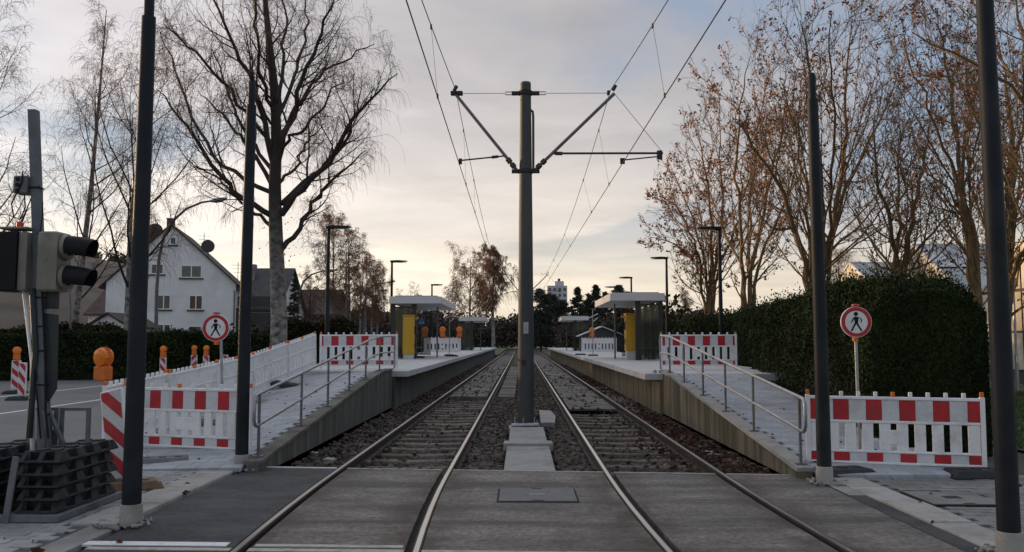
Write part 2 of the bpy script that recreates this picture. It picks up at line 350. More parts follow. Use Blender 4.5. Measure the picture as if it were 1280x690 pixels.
class MB:
    """collects shapes; build() makes ONE mesh object"""
    def __init__(s): s.v, s.f = [], []
    def add(s, verts, faces):
        o = len(s.v); s.v += [tuple(map(float, p)) for p in verts]; s.f += [[i + o for i in f] for f in faces]; return s
    def box(s, x0, x1, y0, y1, z0, z1, ch=0.0):
        if ch <= 0:
            return s.add([(x0, y0, z0), (x1, y0, z0), (x1, y1, z0), (x0, y1, z0), (x0, y0, z1), (x1, y0, z1), (x1, y1, z1), (x0, y1, z1)],
                         [(3, 2, 1, 0), (4, 5, 6, 7), (0, 1, 5, 4), (1, 2, 6, 5), (2, 3, 7, 6), (3, 0, 4, 7)])
        c = ch
        v = []
        for z, k in ((z0, c), (z0 + c, 0), (z1 - c, 0), (z1, c)):
            v += [(x0 + k, y0 + k, z), (x1 - k, y0 + k, z), (x1 - k, y1 - k, z), (x0 + k, y1 - k, z)]
        f = [(3, 2, 1, 0), (12, 13, 14, 15)]
        for r in range(3):
            for i in range(4):
                j = (i + 1) % 4
                f.append((r * 4 + i, r * 4 + j, r * 4 + 4 + j, r * 4 + 4 + i))
        return s.add(v, f)
    def tube(s, pts, rad, n=8, cap=True):
        pts = [np.array(p, float) for p in pts]
        if not hasattr(rad, '__len__'): rad = [rad] * len(pts)
        o = len(s.v); ref = None
        for i, p in enumerate(pts):
            t = pts[min(i + 1, len(pts) - 1)] - pts[max(i - 1, 0)]
            t = t / (np.linalg.norm(t) + 1e-12)
            if ref is None:
                ref = np.array([0, 0, 1.0]) if abs(t[2]) < 0.9 else np.array([1.0, 0, 0])
            a = np.cross(t, ref); a /= np.linalg.norm(a) + 1e-12
            b = np.cross(t, a); ref = np.cross(a, t)
            ref = -b if False else ref
            for k in range(n):
                w = 2 * math.pi * (k + 0.5) / n
                s.v.append(tuple(p + (a * math.cos(w) + b * math.sin(w)) * rad[i]))
        for i in range(len(pts) - 1):
            for k in range(n):
                k2 = (k + 1) % n
                s.f.append([o + i * n + k, o + i * n + k2, o + (i + 1) * n + k2, o + (i + 1) * n + k])
        if cap:
            s.f.append([o + k for k in range(n)][::-1])
            e = o + (len(pts) - 1) * n
            s.f.append([e + k for k in range(n)])
        return s
    def prism(s, poly, d, axis='y', at=0.0):
        """poly of 2D points extruded by d along axis from at; axis y: (x,z); x: (y,z); z: (x,y)"""
        def m(p, w):
            return {'y': (p[0], w, p[1]), 'x': (w, p[0], p[1]), 'z': (p[0], p[1], w)}[axis]
        n = len(poly)
        v = [m(p, at) for p in poly] + [m(p, at + d) for p in poly]
        f = [list(range(n))[::-1], list(range(n, 2 * n))]
        for i in range(n):
            j = (i + 1) % n
            f.append([i, j, n + j, n + i])
        return s.add(v, f)
    def lathe(s, prof, n=16, c=(0, 0, 0), axis='z'):
        """prof: (r, h) along axis"""
        o = len(s.v)
        for r, h in prof:
            for k in range(n):
                w = 2 * math.pi * k / n
                a, b = r * math.cos(w), r * math.sin(w)
                p = {'z': (a, b, h), 'y': (a, h, b), 'x': (h, a, b)}[axis]
                s.v.append((p[0] + c[0], p[1] + c[1], p[2] + c[2]))
        for i in range(len(prof) - 1):
            for k in range(n):
                k2 = (k + 1) % n
                s.f.append([o + i * n + k, o + i * n + k2, o + (i + 1) * n + k2, o + (i + 1) * n + k])
        s.f.append([o + k for k in range(n)][::-1])
        s.f.append([o + (len(prof) - 1) * n + k for k in range(n)])
        return s
    def quad(s, a, b, c, d): return s.add([a, b, c, d], [(0, 1, 2, 3)])
    def xf(s, M):
        s.v = [tuple(M @ Vector(p)) for p in s.v]; return s
    def mesh(s, name, material, smooth=False, off=None):
        me = bpy.data.meshes.new(name)
        v = s.v if off is None else [(p[0] - off[0], p[1] - off[1], p[2] - off[2]) for p in s.v]
        me.from_pydata(v, [], s.f); me.update()
        if smooth:
            me.polygons.foreach_set('use_smooth', np.ones(len(me.polygons), dtype=bool))
            try: me.set_sharp_from_angle(angle=R(40))
            except Exception: pass
        me.materials.append(material)
        return me
    def build(s, name, material, parent=None, smooth=False, world=False):
        off = parent.matrix_world.translation if False else (tuple(parent.location) if (parent is not None and world) else None)
        return link(name, s.mesh(name, material, smooth, off), parent)

def tag(o, label=None, cat=None, group=None, kind=None):
    if label: o['label'] = label
    if cat: o['category'] = cat
    if group: o['group'] = group
    if kind: o['kind'] = kind
    return o
def thing(name, label, cat, loc=(0, 0, 0), rot=(0, 0, 0), group=None):
    o = bpy.data.objects.new(name, None); col.objects.link(o)
    o.empty_display_size = 0.2
    o.location = tuple(float(x) for x in loc); o.rotation_euler = rot
    return tag(o, label, cat, group)
def struct(o): return tag(o, kind='structure')
def stuff(o, label=None, cat=None): return tag(o, label, cat, kind='stuff')
def clip_poly(poly, a, b, c):
    """keep a*x+b*y<=c"""
    out = []
    for i in range(len(poly)):
        p, q = poly[i], poly[(i + 1) % len(poly)]
        dp, dq = a * p[0] + b * p[1] - c, a * q[0] + b * q[1] - c
        if dp <= 0: out.append(p)
        if dp * dq < 0:
            t = dp / (dp - dq); out.append((p[0] + (q[0] - p[0]) * t, p[1] + (q[1] - p[1]) * t))
    return out

# ================================================================== SETTING
def edgeY(x): return 11.45 - 0.085 * x
def dxn(y): return 0.13 * (max(0.0, 11.0 - max(y, 2.0)) / 4.0) ** 2 * 0.8
LC, RC, HG = -1.72, 1.87, 0.75
LL, LR, RL, RR = LC - HG, LC + HG, RC - HG, RC + HG

# ground: one sheet with the track trench in it
g = MB()
xs = [(-900, -0.06), (-3.5, -0.06), (-3.5, -0.23), (3.5, -0.23), (3.5, -0.06), (900, -0.06)]
ys = [11.0, 60.0, 200.0, 1500.0]
g.quad((-900, -200, -0.06), (900, -200, -0.06), (900, 11.0, -0.06), (-900, 11.0, -0.06))
for a, b in zip(ys, ys[1:]):
    for (x0, z0), (x1, z1) in zip(xs, xs[1:]):
        g.quad((x0, a, z0), (x1, a, z1), (x1, b, z1), (x0, b, z0))
g.quad((-3.5, 11.0, -0.06), (-3.5, 11.0, -0.23), (3.5, 11.0, -0.23), (3.5, 11.0, -0.06))
struct(g.build('ground', M_SOIL))
# ballast bed
b = MB()
ny, nx = 150, 40
yy = 11.05 + (np.linspace(0, 1, ny) ** 2.2) * 190
xx = np.linspace(-3.49, 3.49, nx)
V = np.array([(x, y, -0.222 + 0.03 * (rng.random() - 0.5) + 0.06 * max(0, abs(x) - 3.0)) for y in yy for x in xx])
ii = np.arange(ny - 1)[:, None] * nx + np.arange(nx - 1)[None]
Q = np.stack([ii, ii + 1, ii + nx + 1, ii + nx], -1).reshape(-1, 4)
struct(link('ballast_bed', mesh_np('ballast_bed', V, [Q], M_BALLAST_BED, True)))

# left road beside the track
m = MB()
m.add([(-60, -60, -0.05), (-7.3, -60, -0.05), (-7.3, 30, -0.05), (-8.5, 40, -0.05), (-13, 44, -0.05), (-60, 40, -0.05)], [(0, 1, 2, 3, 4, 5)])
struct(m.build('road', M_ROAD))
for x, y0, y1 in ((-12.75, 9, 28.5), (-16.6, 24, 37)):
    m = MB(); m.add([(x - 0.07, y0, -0.046), (x + 0.07, y0, -0.046), (x + 0.07, y1, -0.046), (x - 0.07, y1, -0.046)], [(0, 1, 2, 3)])
    struct(m.build('road_marking', M_LINE))
# the cross street in front (asphalt the camera stands on)
m = MB(); m.quad((-60, -60, -0.045), (60, -60, -0.045), (60, 3.6, -0.045), (-60, 3.6, -0.045))
struct(m.build('cross_street', M_ROAD))

# level crossing panels between the rails
def strip(name, x0, x1, y0, y1, z, material, t0=True, parent=None, thick=0.1, n=14):
    """x0,x1 constants; follow the rail curve; y0,y1 functions of x"""
    m = MB(); top = []
    rows = []
    for i in range(n + 1):
        f = i / n
        r = []
        for x, fol in ((x0, 1), (x1, 1)):
            ya, yb = y0(x), y1(x)
            y = ya + (yb - ya) * f
            r.append((x + dxn(y), y, z))
        rows.append(r)
    vs = [p for r in rows for p in r] + [(p[0], p[1], z - thick) for r in rows for p in r]
    k = 2 * (n + 1); fs = []
    for i in range(n):
        a, b_, c, d = 2 * i, 2 * i + 1, 2 * i + 3, 2 * i + 2
        fs += [(a, b_, c, d), (a, d, d + k, a + k), (b_, b_ + k, c + k, c)]
    fs += [(0, k, k + 1, 1), (2 * n, 2 * n + 1, 2 * n + 1 + k, 2 * n + k)]
    m.add(vs, fs)
    return m.build(name, material, parent)
crossing = thing('level_crossing', 'grey asphalt level crossing panels laid between the tram rails', 'crossing', (0, 9, 0)); crossing['kind'] = 'structure'
del crossing['category']
IV = [(-3.74, LL - 0.05, M_ASPH_NEW, 'asphalt_patch'), (LL + 0.10, LR - 0.10, M_ASPH, 'asphalt_panel'), (LR + 0.045, RL - 0.045, M_ASPH, 'asphalt_panel'),
      (RL + 0.10, RR - 0.10, M_ASPH, 'asphalt_panel'), (RR + 0.045, 3.66, M_ASPH, 'asphalt_panel')]
crossing.location = (0, 0, 0)
lane0 = lambda x: 7.12 - 0.03 * x
for x0, x1, mt, nm in IV:
    strip(nm, x0, x1, (lambda x: 3.3), edgeY, -0.004, mt, parent=crossing)
    strip('red_lane', x0 - (4 if x0 < -3 else 0), x1 + (6 if x1 > 3 else 0), (lambda x: 4.4), (lambda x: lane0(x) - 0.18), 0.0005, M_RED, parent=crossing, thick=0.03)
    strip('edge_strip', x0, x1, (lambda x: edgeY(x) + 0.004), (lambda x: edgeY(x) + 0.045), 0.004 if mt is not M_ASPH_NEW else 0.008, M_LINE if mt is M_ASPH_NEW else M_LINE_OLD, parent=crossing, thick=0.15)
    strip('lane_line', x0, x1, (lambda x: lane0(x) - 0.06), (lambda x: lane0(x) + 0.03), 0.0012, M_LINE_OLD, parent=crossing, thick=0.02)
strip('lane_line', LL + 0.12, LR - 0.12, (lambda x: lane0(x) + 0.10), (lambda x: lane0(x) + 0.18), 0.0012, M_LINE_OLD, parent=crossing, thick=0.02)
strip('lane_line', -3.86, LL - 0.12, (lambda x: lane0(x) + 0.09), (lambda x: lane0(x) + 0.22), 0.003, M_LINE, parent=crossing, thick=0.02)
for x in (LL, LR, RL, RR):
    strip('flangeway', x - 0.14, x + 0.14, (lambda x: 3.3), (lambda x: edgeY(x) - 0.02), -0.05, M_GROOVE, parent=crossing, thick=0.02)

# tracks: rails, sleepers, infill slabs, boards
def rail(xc, parent):
    ysr = [-2, 1, 2.5, 4, 5, 6, 7, 8, 9, 10, 11, 13, 18, 30, 60, 110, 190]
    prof = [(-0.036, 0.0), (0.036, 0.0), (0.036, -0.035), (0.01, -0.05), (0.01, -0.125), (0.07, -0.14), (0.07, -0.152), (-0.07, -0.152), (-0.07, -0.14), (-0.01, -0.125), (-0.01, -0.05), (-0.036, -0.035)]
    m = MB(); n = len(prof)
    bend = lambda y: dxn(y) - (0.00004 * max(0, y - 60) ** 2 if xc < 0 else -0.00003 * max(0, y - 60) ** 2) * 0.6
    vs = [(xc + bend(y) + p[0], y, p[1]) for y in ysr for p in prof]
    fs = [(i * n + k, (i + 1) * n + k, (i + 1) * n + (k + 1) % n, i * n + (k + 1) % n) for i in range(len(ysr) - 1) for k in range(n)]
    m.add(vs, fs)
    o = m.build('rail', M_RAIL_SIDE, parent)
    m = MB()
    for i in range(len(ysr) - 1):
        a, c = ysr[i], ysr[i + 1]
        m.quad((xc + bend(a) - 0.022, a, 0.002), (xc + bend(a) + 0.022, a, 0.002), (xc + bend(c) + 0.022, c, 0.002), (xc + bend(c) - 0.022, c, 0.002))
    m.build('running_surface', M_RAIL_TOP, o)
def sleeper_mesh():
    m = MB(); sx = [-1.22, -1.12, -0.95, -0.62, 0, 0.62, 0.95, 1.12, 1.22]; dz = [-0.09, -0.02, 0.0, -0.004, -0.02, -0.004, 0.0, -0.02, -0.09]
    pr = [(-0.13, -0.11), (-0.10, -0.015), (-0.07, 0.0), (0.07, 0.0), (0.10, -0.015), (0.13, -0.11)]
    n = len(pr)
    vs = [(x, p[0], p[1] + d) for x, d in zip(sx, dz) for p in pr]
    fs = [(i * n + k, i * n + k + 1, (i + 1) * n + k + 1, (i + 1) * n + k) for i in range(len(sx) - 1) for k in range(n - 1)]
    fs += [tuple(range(n)), tuple(range(len(vs) - 1, len(vs) - 1 - n, -1))]
    m.add(vs, fs); return m.mesh('sleeper', M_SLEEPER)
SLM = sleeper_mesh()
fm = MB()
fm.box(-0.025, 0.025, -0.06, 0.06, 0.0, 0.028); fm.lathe([(0.018, 0), (0.018, 0.03), (0.008, 0.05)], 6, (0, 0, 0.0))
FASTM = fm.mesh('rail_fastening', M_RAIL_SIDE)
slm = MB(); slm.box(-0.60, 0.60, 0, 1.18, -0.14, 0, 0.015); SLABM = slm.mesh('track_slab', M_SLAB)
plm = MB(); plm.box(-0.62, 0.62, 0, 0.28, -0.06, 0, 0.008); PLANKM = plm.mesh('crossing_board', M_SLAB)
osm = MB(); osm.box(-0.28, 0.28, 0, 0.95, -0.1, 0, 0.012); OUTM = osm.mesh('side_slab', M_SLAB)
for side, xc, lab in ((0, LC, 'left tram track with two steel rails running past the left platform'), (1, RC, 'right tram track with boarded section running past the right platform')):
    t = thing('tram_track', lab, 'track', (0, 0, 0), group='tram tracks')
    rail(xc - HG, t); rail(xc + HG, t)
    y = 12.15 + 0.15 * side; ys_end = 27.4 if side == 0 else 22.3
    while y < ys_end:
        o = link('sleeper', SLM, t, (xc + rng.normal(0, 0.015), y, -0.148)); o.rotation_euler = (0, 0, rng.normal(0, 0.012))
        for s in (-1, 1):
            for q in (-0.105, 0.105): link('rail_fastening', FASTM, o, (s * HG + q, 0, -0.004))
        y += 0.74 + rng.normal(0, 0.02)
    if side == 1:
        y = 22.5
        while y < 30.5:
            o = link('crossing_board', PLANKM, t, (xc, y, -0.05 + rng.normal(0, 0.003))); y += 0.3
    else: y = 27.7
    while y < 104:
        link('track_slab', SLABM, t, (xc, y, -0.062 + rng.normal(0, 0.006)))
        if y < 60 and side == 0:
            for q in (0,): link('side_slab', OUTM, t, (xc + 1.22, y + q, -0.07 + rng.normal(0, 0.008)))
        y += 1.22
    if side == 1:
        for y in np.arange(21.6, 34, 1.0):
            link('side_slab', OUTM, t, (xc + 1.24 + rng.normal(0, 0.01), y, -0.10 + rng.normal(0, 0.012)))
# loose ballast
def cubes_np(pos, size, rg):
    n = len(pos)
    base = np.array([(-1, -1, -1), (1, -1, -1), (1, 1, -1), (-1, 1, -1), (-1, -1, 1), (1, -1, 1), (1, 1, 1), (-1, 1, 1)], float) * 0.5
    v = base[None] * (0.7 + 0.6 * rg.random((n, 8, 1)))
    a = rg.random(n) * 6.28; b_ = rg.normal(0, 0.5, n)
    ca, sa, cb, sb = np.cos(a), np.sin(a), np.cos(b_), np.sin(b_)
    x, y, z = v[..., 0], v[..., 1] * 0.8, v[..., 2] * 0.75
    y, z = y * cb[:, None] - z * sb[:, None], y * sb[:, None] + z * cb[:, None]
    x, y = x * ca[:, None] - y * sa[:, None], x * sa[:, None] + y * ca[:, None]
    v = np.stack([x, y, z], -1) * size[:, None, None] + pos[:, None]
    f = np.array([(3, 2, 1, 0), (4, 5, 6, 7), (0, 1, 5, 4), (1, 2, 6, 5), (2, 3, 7, 6), (3, 0, 4, 7)])
    Fc = (f[None] + 8 * np.arange(n)[:, None, None]).reshape(-1, 4)
    return v.reshape(-1, 3), Fc
n = 50000
y = 11.3 + (rng.random(n) ** 1.9) * 55
x = rng.uniform(-3.45, 3.45, n)
keep = np.ones(n, bool)
for r in (LL, LR, RL, RR): keep &= np.abs(x - r) > 0.10
for c, yb in ((LC, 27.6), (RC, 22.4)): keep &= ~((np.abs(x - c) < 0.62) & (y > yb) & (rng.random(n) > 0.10))
keep &= ~((np.abs(x - 0.12) < 0.42) & (y < 17.4) & (rng.random(n) > 0.02)) & (y > edgeY(x) + 0.08)
keep &= ~((np.abs(x - LC - 1.22) < 0.3) & (y > 27.6) & (rng.random(n) > 0.15)) & ~((np.abs(x - RC - 1.24) < 0.3) & (y > 21.5) & (y < 35) & (rng.random(n) > 0.1))
x, y = x[keep], y[keep]
mid0 = np.minimum(np.abs(x - LC), np.abs(x - RC)) < 0.66
kk = ~(mid0 & (rng.random(len(x)) < 0.5)); x, y = x[kk], y[kk]
sz = np.clip(rng.lognormal(math.log(0.048), 0.3, len(x)), 0.02, 0.11)
mid = np.minimum(np.abs(x - LC), np.abs(x - RC)) < 0.62
z = np.where(mid & (y > 27.6), -0.06, np.where(mid & (x > 0) & (y > 22.4), -0.05, np.where(mid, -0.232, -0.205))) + sz * 0.25 + np.where(mid, 0.0, 0.05) * rng.random(len(x)) + 0.12 * np.clip(np.abs(x) - 2.95, 0, 1) * rng.random(len(x))
V, Q = cubes_np(np.stack([x, y, z], -1), sz, rng)
stuff(link('ballast_stones', mesh_np('ballast_stones', V, [Q], M_STONE)), 'loose grey track ballast filling the bed around the sleepers', 'ballast')

# ramps, retaining walls and platforms
PLZ = 0.92
def rampzL(y): return min(PLZ, max(0.02, 0.09 + 0.088 * (y - 11.67)))
def zrow(y): return float(np.interp(y, [11.4, 12.6, 13.9, 19.4, 24.2], [0.02, 0.05, 0.10, 0.38, PLZ]))
def surfL(x, y):
    f = min(1.0, max(0.0, (abs(x) - 3.9) / 2.3)); return rampzL(y) * (1 - f) + zrow(y) * f
def rampzR(y): return min(PLZ, max(0.02, 0.085 + 0.086 * (y - 11.1)))
def platform(sgn, y0, y1, xout, ramp, ramp_y0, wallmat, nm, rout, surf):
    # body under the slabs
    m = MB(); m.box(min(sgn * 3.42, sgn * xout), max(sgn * 3.42, sgn * xout), y0, y1, -0.4, PLZ - 0.17)
    body = struct(m.build('platform', wallmat))
    # edge slabs one metre long, overhanging
    e = MB(); e.box(-0.42, 0.42, 0, 0.992, -0.165, 0, 0.012); em = e.mesh('edge_slab', M_CONC_PALE)
    k = 0
    while y0 + k < y1 - 0.5:
        link('edge_slab', em, body, (sgn * 3.48, y0 + k, PLZ + rng.normal(0, 0.0015))); k += 1
    # paving flags behind
    fl = MB(); fl.box(-0.396, 0.396, 0, 0.792, -0.165, 0, 0.008); flm = fl.mesh('paving_flag', M_CONC_PALE)
    nx = int((xout - 3.9) / 0.8)
    rest = MB(); cnt = 0
    for j in range(int((y1 - y0) / 0.8)):
        for i in range(nx):
            X, Y = sgn * (3.905 + 0.4 + i * 0.8), y0 + j * 0.8
            if cnt < 110: link('paving_flag', flm, body, (X, Y, PLZ - 0.003 + rng.normal(0, 0.001))); cnt += 1
            else: rest.box(X - 0.396, X + 0.396, Y, Y + 0.792, PLZ - 0.16, PLZ - 0.003)
    stuff(rest.build('far_paving', M_CONC_PALE, body))
    # ramp body
    m = MB()
    pts = []
    for yv in np.linspace(ramp_y0, y0 - 0.003, 9): pts.append((yv, ramp(yv) - 0.05))
    xg = np.linspace(3.66, rout, 6); yg = [a for a, c in pts]
    for k in range(5):
        for i in range(8):
            q = [(sgn * X, Y, surf(X, Y) - 0.05) for X, Y in ((xg[k], yg[i]), (xg[k + 1], yg[i]), (xg[k + 1], yg[i + 1]), (xg[k], yg[i + 1]))]
            m.quad(*(q if sgn > 0 else q[::-1]))
    for i in range(8):
        m.quad((sgn * rout, yg[i], -0.3), (sgn * rout, yg[i + 1], -0.3), (sgn * rout, yg[i + 1], surf(rout, yg[i + 1]) - 0.05), (sgn * rout, yg[i], surf(rout, yg[i]) - 0.05))
    rb = struct(m.build('ramp', M_JOINT))
    # retaining wall on the track side
    m = MB()
    poly = [(ramp_y0 - 0.1, -0.3)] + [(a, c + 0.065) for a, c in pts] + [(y0 - 0.003, -0.3)]
    xa, xb = sorted((sgn * 3.50, sgn * 3.67))
    m.prism(poly[::-1], xb - xa, 'x', xa)
    w = struct(m.build('retaining_wall', wallmat))
    m = MB()
    for (a, c), (a2, c2) in zip(pts, pts[1:]):
        xa, xb = sorted((sgn * 3.47, sgn * 3.70))
        m.add([(xa, a, c + 0.067), (xb, a, c + 0.067), (xb, a2, c2 + 0.067), (xa, a2, c2 + 0.067), (xa, a, c + 0.115), (xb, a, c + 0.115), (xb, a2, c2 + 0.115), (xa, a2, c2 + 0.115)],
              [(3, 2, 1, 0), (4, 5, 6, 7), (0, 1, 5, 4), (1, 2, 6, 5), (2, 3, 7, 6), (3, 0, 4, 7)])
    m.build('coping', M_CONC if sgn > 0 else M_SLAB, w)
    # ramp paving: running-bond stones following the slope
    rows = []; yv = ramp_y0 + 0.02; j = 0
    pv = MB(); pv.box(-0.147, 0.147, -0.097, 0.097, -0.06, 0, 0.006); pvm = pv.mesh('ramp_paver', M_PAVER_RAMP)
    rest = MB(); cnt = 0
    sl = math.atan(0.087)
    while yv < y0 - 0.1:
        xv = 3.71 + (0.15 if j % 2 else 0.0) + 0.15
        while xv < rout - 0.1:
            z = surf(xv, yv) + rng.normal(0, 0.0012)
            if cnt < 300:
                o = link('ramp_paver', pvm, rb, (sgn * xv, yv, z)); o.rotation_euler = (math.atan((surf(xv, yv + 0.1) - surf(xv, yv - 0.1)) / 0.2), -sgn * math.atan((surf(xv + 0.1, yv) - surf(xv - 0.1, yv)) / 0.2), rng.normal(0, 0.004)); cnt += 1
            else:
                k = 0.147
                z4 = [surf(xv - sgn * k, yv - 0.097), surf(xv + sgn * k, yv - 0.097), surf(xv + sgn * k, yv + 0.097), surf(xv - sgn * k, yv + 0.097)]
                dzr = rng.normal(0, 0.0012)
                X = sgn * xv
                rest.add([(X + a_ * k, yv + b_ * 0.097, zz + dzr) for (a_, b_), zz in zip(((-1, -1), (1, -1), (1, 1), (-1, 1)), z4)] + [(X + a_ * k, yv + b_ * 0.097, zz - 0.04) for (a_, b_), zz in zip(((-1, -1), (1, -1), (1, 1), (-1, 1)), z4)],
                         [(0, 1, 2, 3), (0, 4, 5, 1), (1, 5, 6, 2), (2, 6, 7, 3), (3, 7, 4, 0)])
            xv += 0.30
        yv += 0.20; j += 1
    stuff(rest.build('upper_paving', M_PAVER_RAMP, rb))
    return body
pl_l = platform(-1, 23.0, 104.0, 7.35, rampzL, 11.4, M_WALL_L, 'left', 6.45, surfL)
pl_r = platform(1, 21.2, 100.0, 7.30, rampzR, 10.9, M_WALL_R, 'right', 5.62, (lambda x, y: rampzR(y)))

# pavements of small concrete stones
def pavers(nm, poly_ok, x0, x1, y0, y1, w, d, material, z, near, rot=0.0):
    base = MB(); base.quad((x0, y0, z - 0.02), (x1, y0, z - 0.02), (x1, y1, z - 0.02), (x0, y1, z - 0.02))
    root = struct(base.build(nm, M_JOINT))
    pm = MB(); pm.box(-w / 2 + 0.004, w / 2 - 0.004, -d / 2 + 0.004, d / 2 - 0.004, -0.05, 0, 0.005); me = pm.mesh('paver', material)
    cells = []
    nyy = int((y1 - y0) / d)
    for j in range(nyy):
        xq = x0 + (w / 2 if j % 2 else 0) + w / 2
        while xq < x1 - w * 0.4:
            yq = y0 + (j + 0.5) * d
            if poly_ok(xq, yq): cells.append((xq, yq))
            xq += w
    cells.sort(key=lambda p: near(p))
    rest = MB()
    for k, (a, c) in enumerate(cells):
        zz = z + rng.normal(0, 0.0022)
        if k < 300:
            o = link('paver', me, root, (a, c, zz)); o.rotation_euler = (rng.normal(0, 0.004), rng.normal(0, 0.004), rng.normal(0, 0.01))
        else:
            rest.box(a - w / 2 + 0.005, a + w / 2 - 0.005, c - d / 2 + 0.005, c + d / 2 - 0.005, z - 0.04, zz, 0.004)
    if rest.v: stuff(rest.build('small_paving', material, root))
    return root
vis_l = lambda p: math.hypot(p[0] + 4.2, p[1] - 7.0)
pavers('pavement_left', lambda x, y: not (x > -4.25 and y > 8.0), -7.25, -3.98, 4.5, 12.3, 0.22, 0.14, M_PAVER, 0.015, vis_l)
pavers('pavement_right', lambda x, y: not (4.30 < x < 5.12 and 9.05 < y < 9.95), 4.27, 8.0, 6.2, 11.2, 0.22, 0.14, M_PAVER_R, 0.012, lambda p: math.hypot(p[0] - 4.4, p[1] - 7.2))
# strip of paving in front of the ramp feet, right of the hedge foot
m = MB(); m.quad((3.67, 9.7, 0.004), (4.27, 9.7, 0.004), (4.27, 11.0, 0.004), (3.67, 11.0, 0.004)); struct(m.build('kerb_bed', M_CONC))
# pale kerb slabs
for sgn, xa, ya, yb, lab in ((-1, 4.235, 8.05, 11.4, 'left'), (1, 4.26, 4.2, 10.6, 'right')):
    kr = MB(); kr.quad((sgn * (xa - 0.5), ya, -0.03), (sgn * xa, ya, -0.03), (sgn * xa, yb, -0.03), (sgn * (xa - 0.5), yb, -0.03))
    root = struct(kr.build('kerb', M_JOINT))
    L_ = 1.0; k = 0
    wdt = 0.45 if sgn < 0 else 0.40
    km = MB(); km.box(-wdt / 2, wdt / 2, 0, L_ - 0.012, -0.12, 0, 0.012); kme = km.mesh('kerb_slab', M_KERB)
    y = ya
    while y < yb - 0.2:
        link('kerb_slab', kme, root, (sgn * (xa - wdt / 2), y, 0.028 + rng.normal(0, 0.003))); y += L_
m = MB(); m.quad((3.655, 4.2, 0.001), (3.865, 4.2, 0.001), (3.865, 10.4, 0.001), (3.655, 10.4, 0.001)); struct(m.build('kerb_seam', M_ASPH_NEW))
m = MB(); m.box(-4.03, -3.745, 4.4, 8.04, -0.05, 0.006); struct(m.build('kerb_edging', M_CONC))
# broken concrete crumbs round the pole feet
def crumbs(cx, cy, n, r, sgn):
    a = rng.random(n) * 6.28; q = r * (0.75 + 0.7 * rng.random(n))
    p = np.stack([cx + q * np.cos(a), cy + q * np.sin(a), np.full(n, 0.018)], -1)
    V, Q = cubes_np(p, np.clip(rng.lognormal(math.log(0.024), 0.4, n), 0.01, 0.05), rng)
    stuff(link('concrete_crumbs', mesh_np('concrete_crumbs', V, [Q], M_CONC)), 'pale concrete crumbs round the foot of a dark pole', 'rubble')
for p in ((-3.74, 8.1), (-3.8, 11.5), (3.74, 10.55), (3.98, 7.05)): crumbs(p[0], p[1], 70, 0.19, 1)
# right-hand lawn, path, soil under hedge
m = MB(); m.quad((8.0, -30, -0.02), (90, -30, -0.02), (90, 34, -0.02), (8.0, 34, -0.02)); struct(m.build('lawn', M_GRASS))
m = MB(); m.quad((9.9, 34.01, -0.012), (60, 34.01, -0.012), (60, 38, -0.012), (9.9, 38, -0.012)); struct(m.build('path', M_CONC))
m = MB(); m.quad((9.9, 38.01, -0.02), (90, 38.01, -0.02), (90, 60, -0.02), (9.9, 60, -0.02)); struct(m.build('lawn', M_GRASS))
def grass(nm, x0, x1, y0, y1, n, h):
    x = rng.uniform(x0, x1, n); y = rng.uniform(y0, y1, n); a = rng.random(n) * 6.28
    hh = h * (0.5 + rng.random(n)); w = 0.012
    lean = rng.normal(0, 0.4, (n, 2)) * hh[:, None]
    v = np.stack([np.stack([x - w * np.cos(a), y - w * np.sin(a), np.full(n, -0.03)], -1), np.stack([x + w * np.cos(a), y + w * np.sin(a), np.full(n, -0.03)], -1),
                  np.stack([x + lean[:, 0], y + lean[:, 1], hh], -1)], 1).reshape(-1, 3)
    f = np.arange(3 * n).reshape(-1, 3)
    return stuff(link('grass', mesh_np('grass', v, [f], M_GRASSB)), nm, 'grass')
grass('short green grass on the lawn right of the tall hedge', 8.1, 17, 11.2, 33, 42000, 0.07)
# far verge by the track end
m = MB(); m.quad((-6.4, 105, -0.04), (-2.9, 105, -0.04), (-2.9, 190, 0.3), (-9, 190, 0.3)); struct(m.build('verge', M_GRASS))
m = MB(); m.quad((-9.5, 104.5, 0.0), (-7.0, 104.5, 0.0), (-8.0, 200, 0.0), (-11, 200, 0.0)); struct(m.build('footpath', M_CONC))
# hill closing the left horizon; unseen arc added to keep low sun off foreground
def hill_top(az): return 46.0 / (1 + math.exp((19.5 - az) / 2.6)) * (0.95 + 0.03 * math.sin(az * 0.35) + 0.02 * math.sin(az * 0.9 + 1))
def hill_z(r, az):
    t = min(1.0, max(0.0, (r - 230.0) / 250.0)); return -0.5 + hill_top(az) * math.sin(t * math.pi / 2) ** 0.9
azs = np.linspace(4, 135, 90); rs = np.linspace(230, 700, 20)
V = [(-r * math.sin(R(a)), r * math.cos(R(a)), hill_z(r, a) + 0.5 * rng.random()) for a in azs for r in rs]
ii = np.arange(89)[:, None] * 20 + np.arange(19)[None]
Q = np.stack([ii, ii + 20, ii + 21, ii + 1], -1).reshape(-1, 4)
struct(link('hill', mesh_np('hill', np.array(V), [Q], M_HILL, True)))

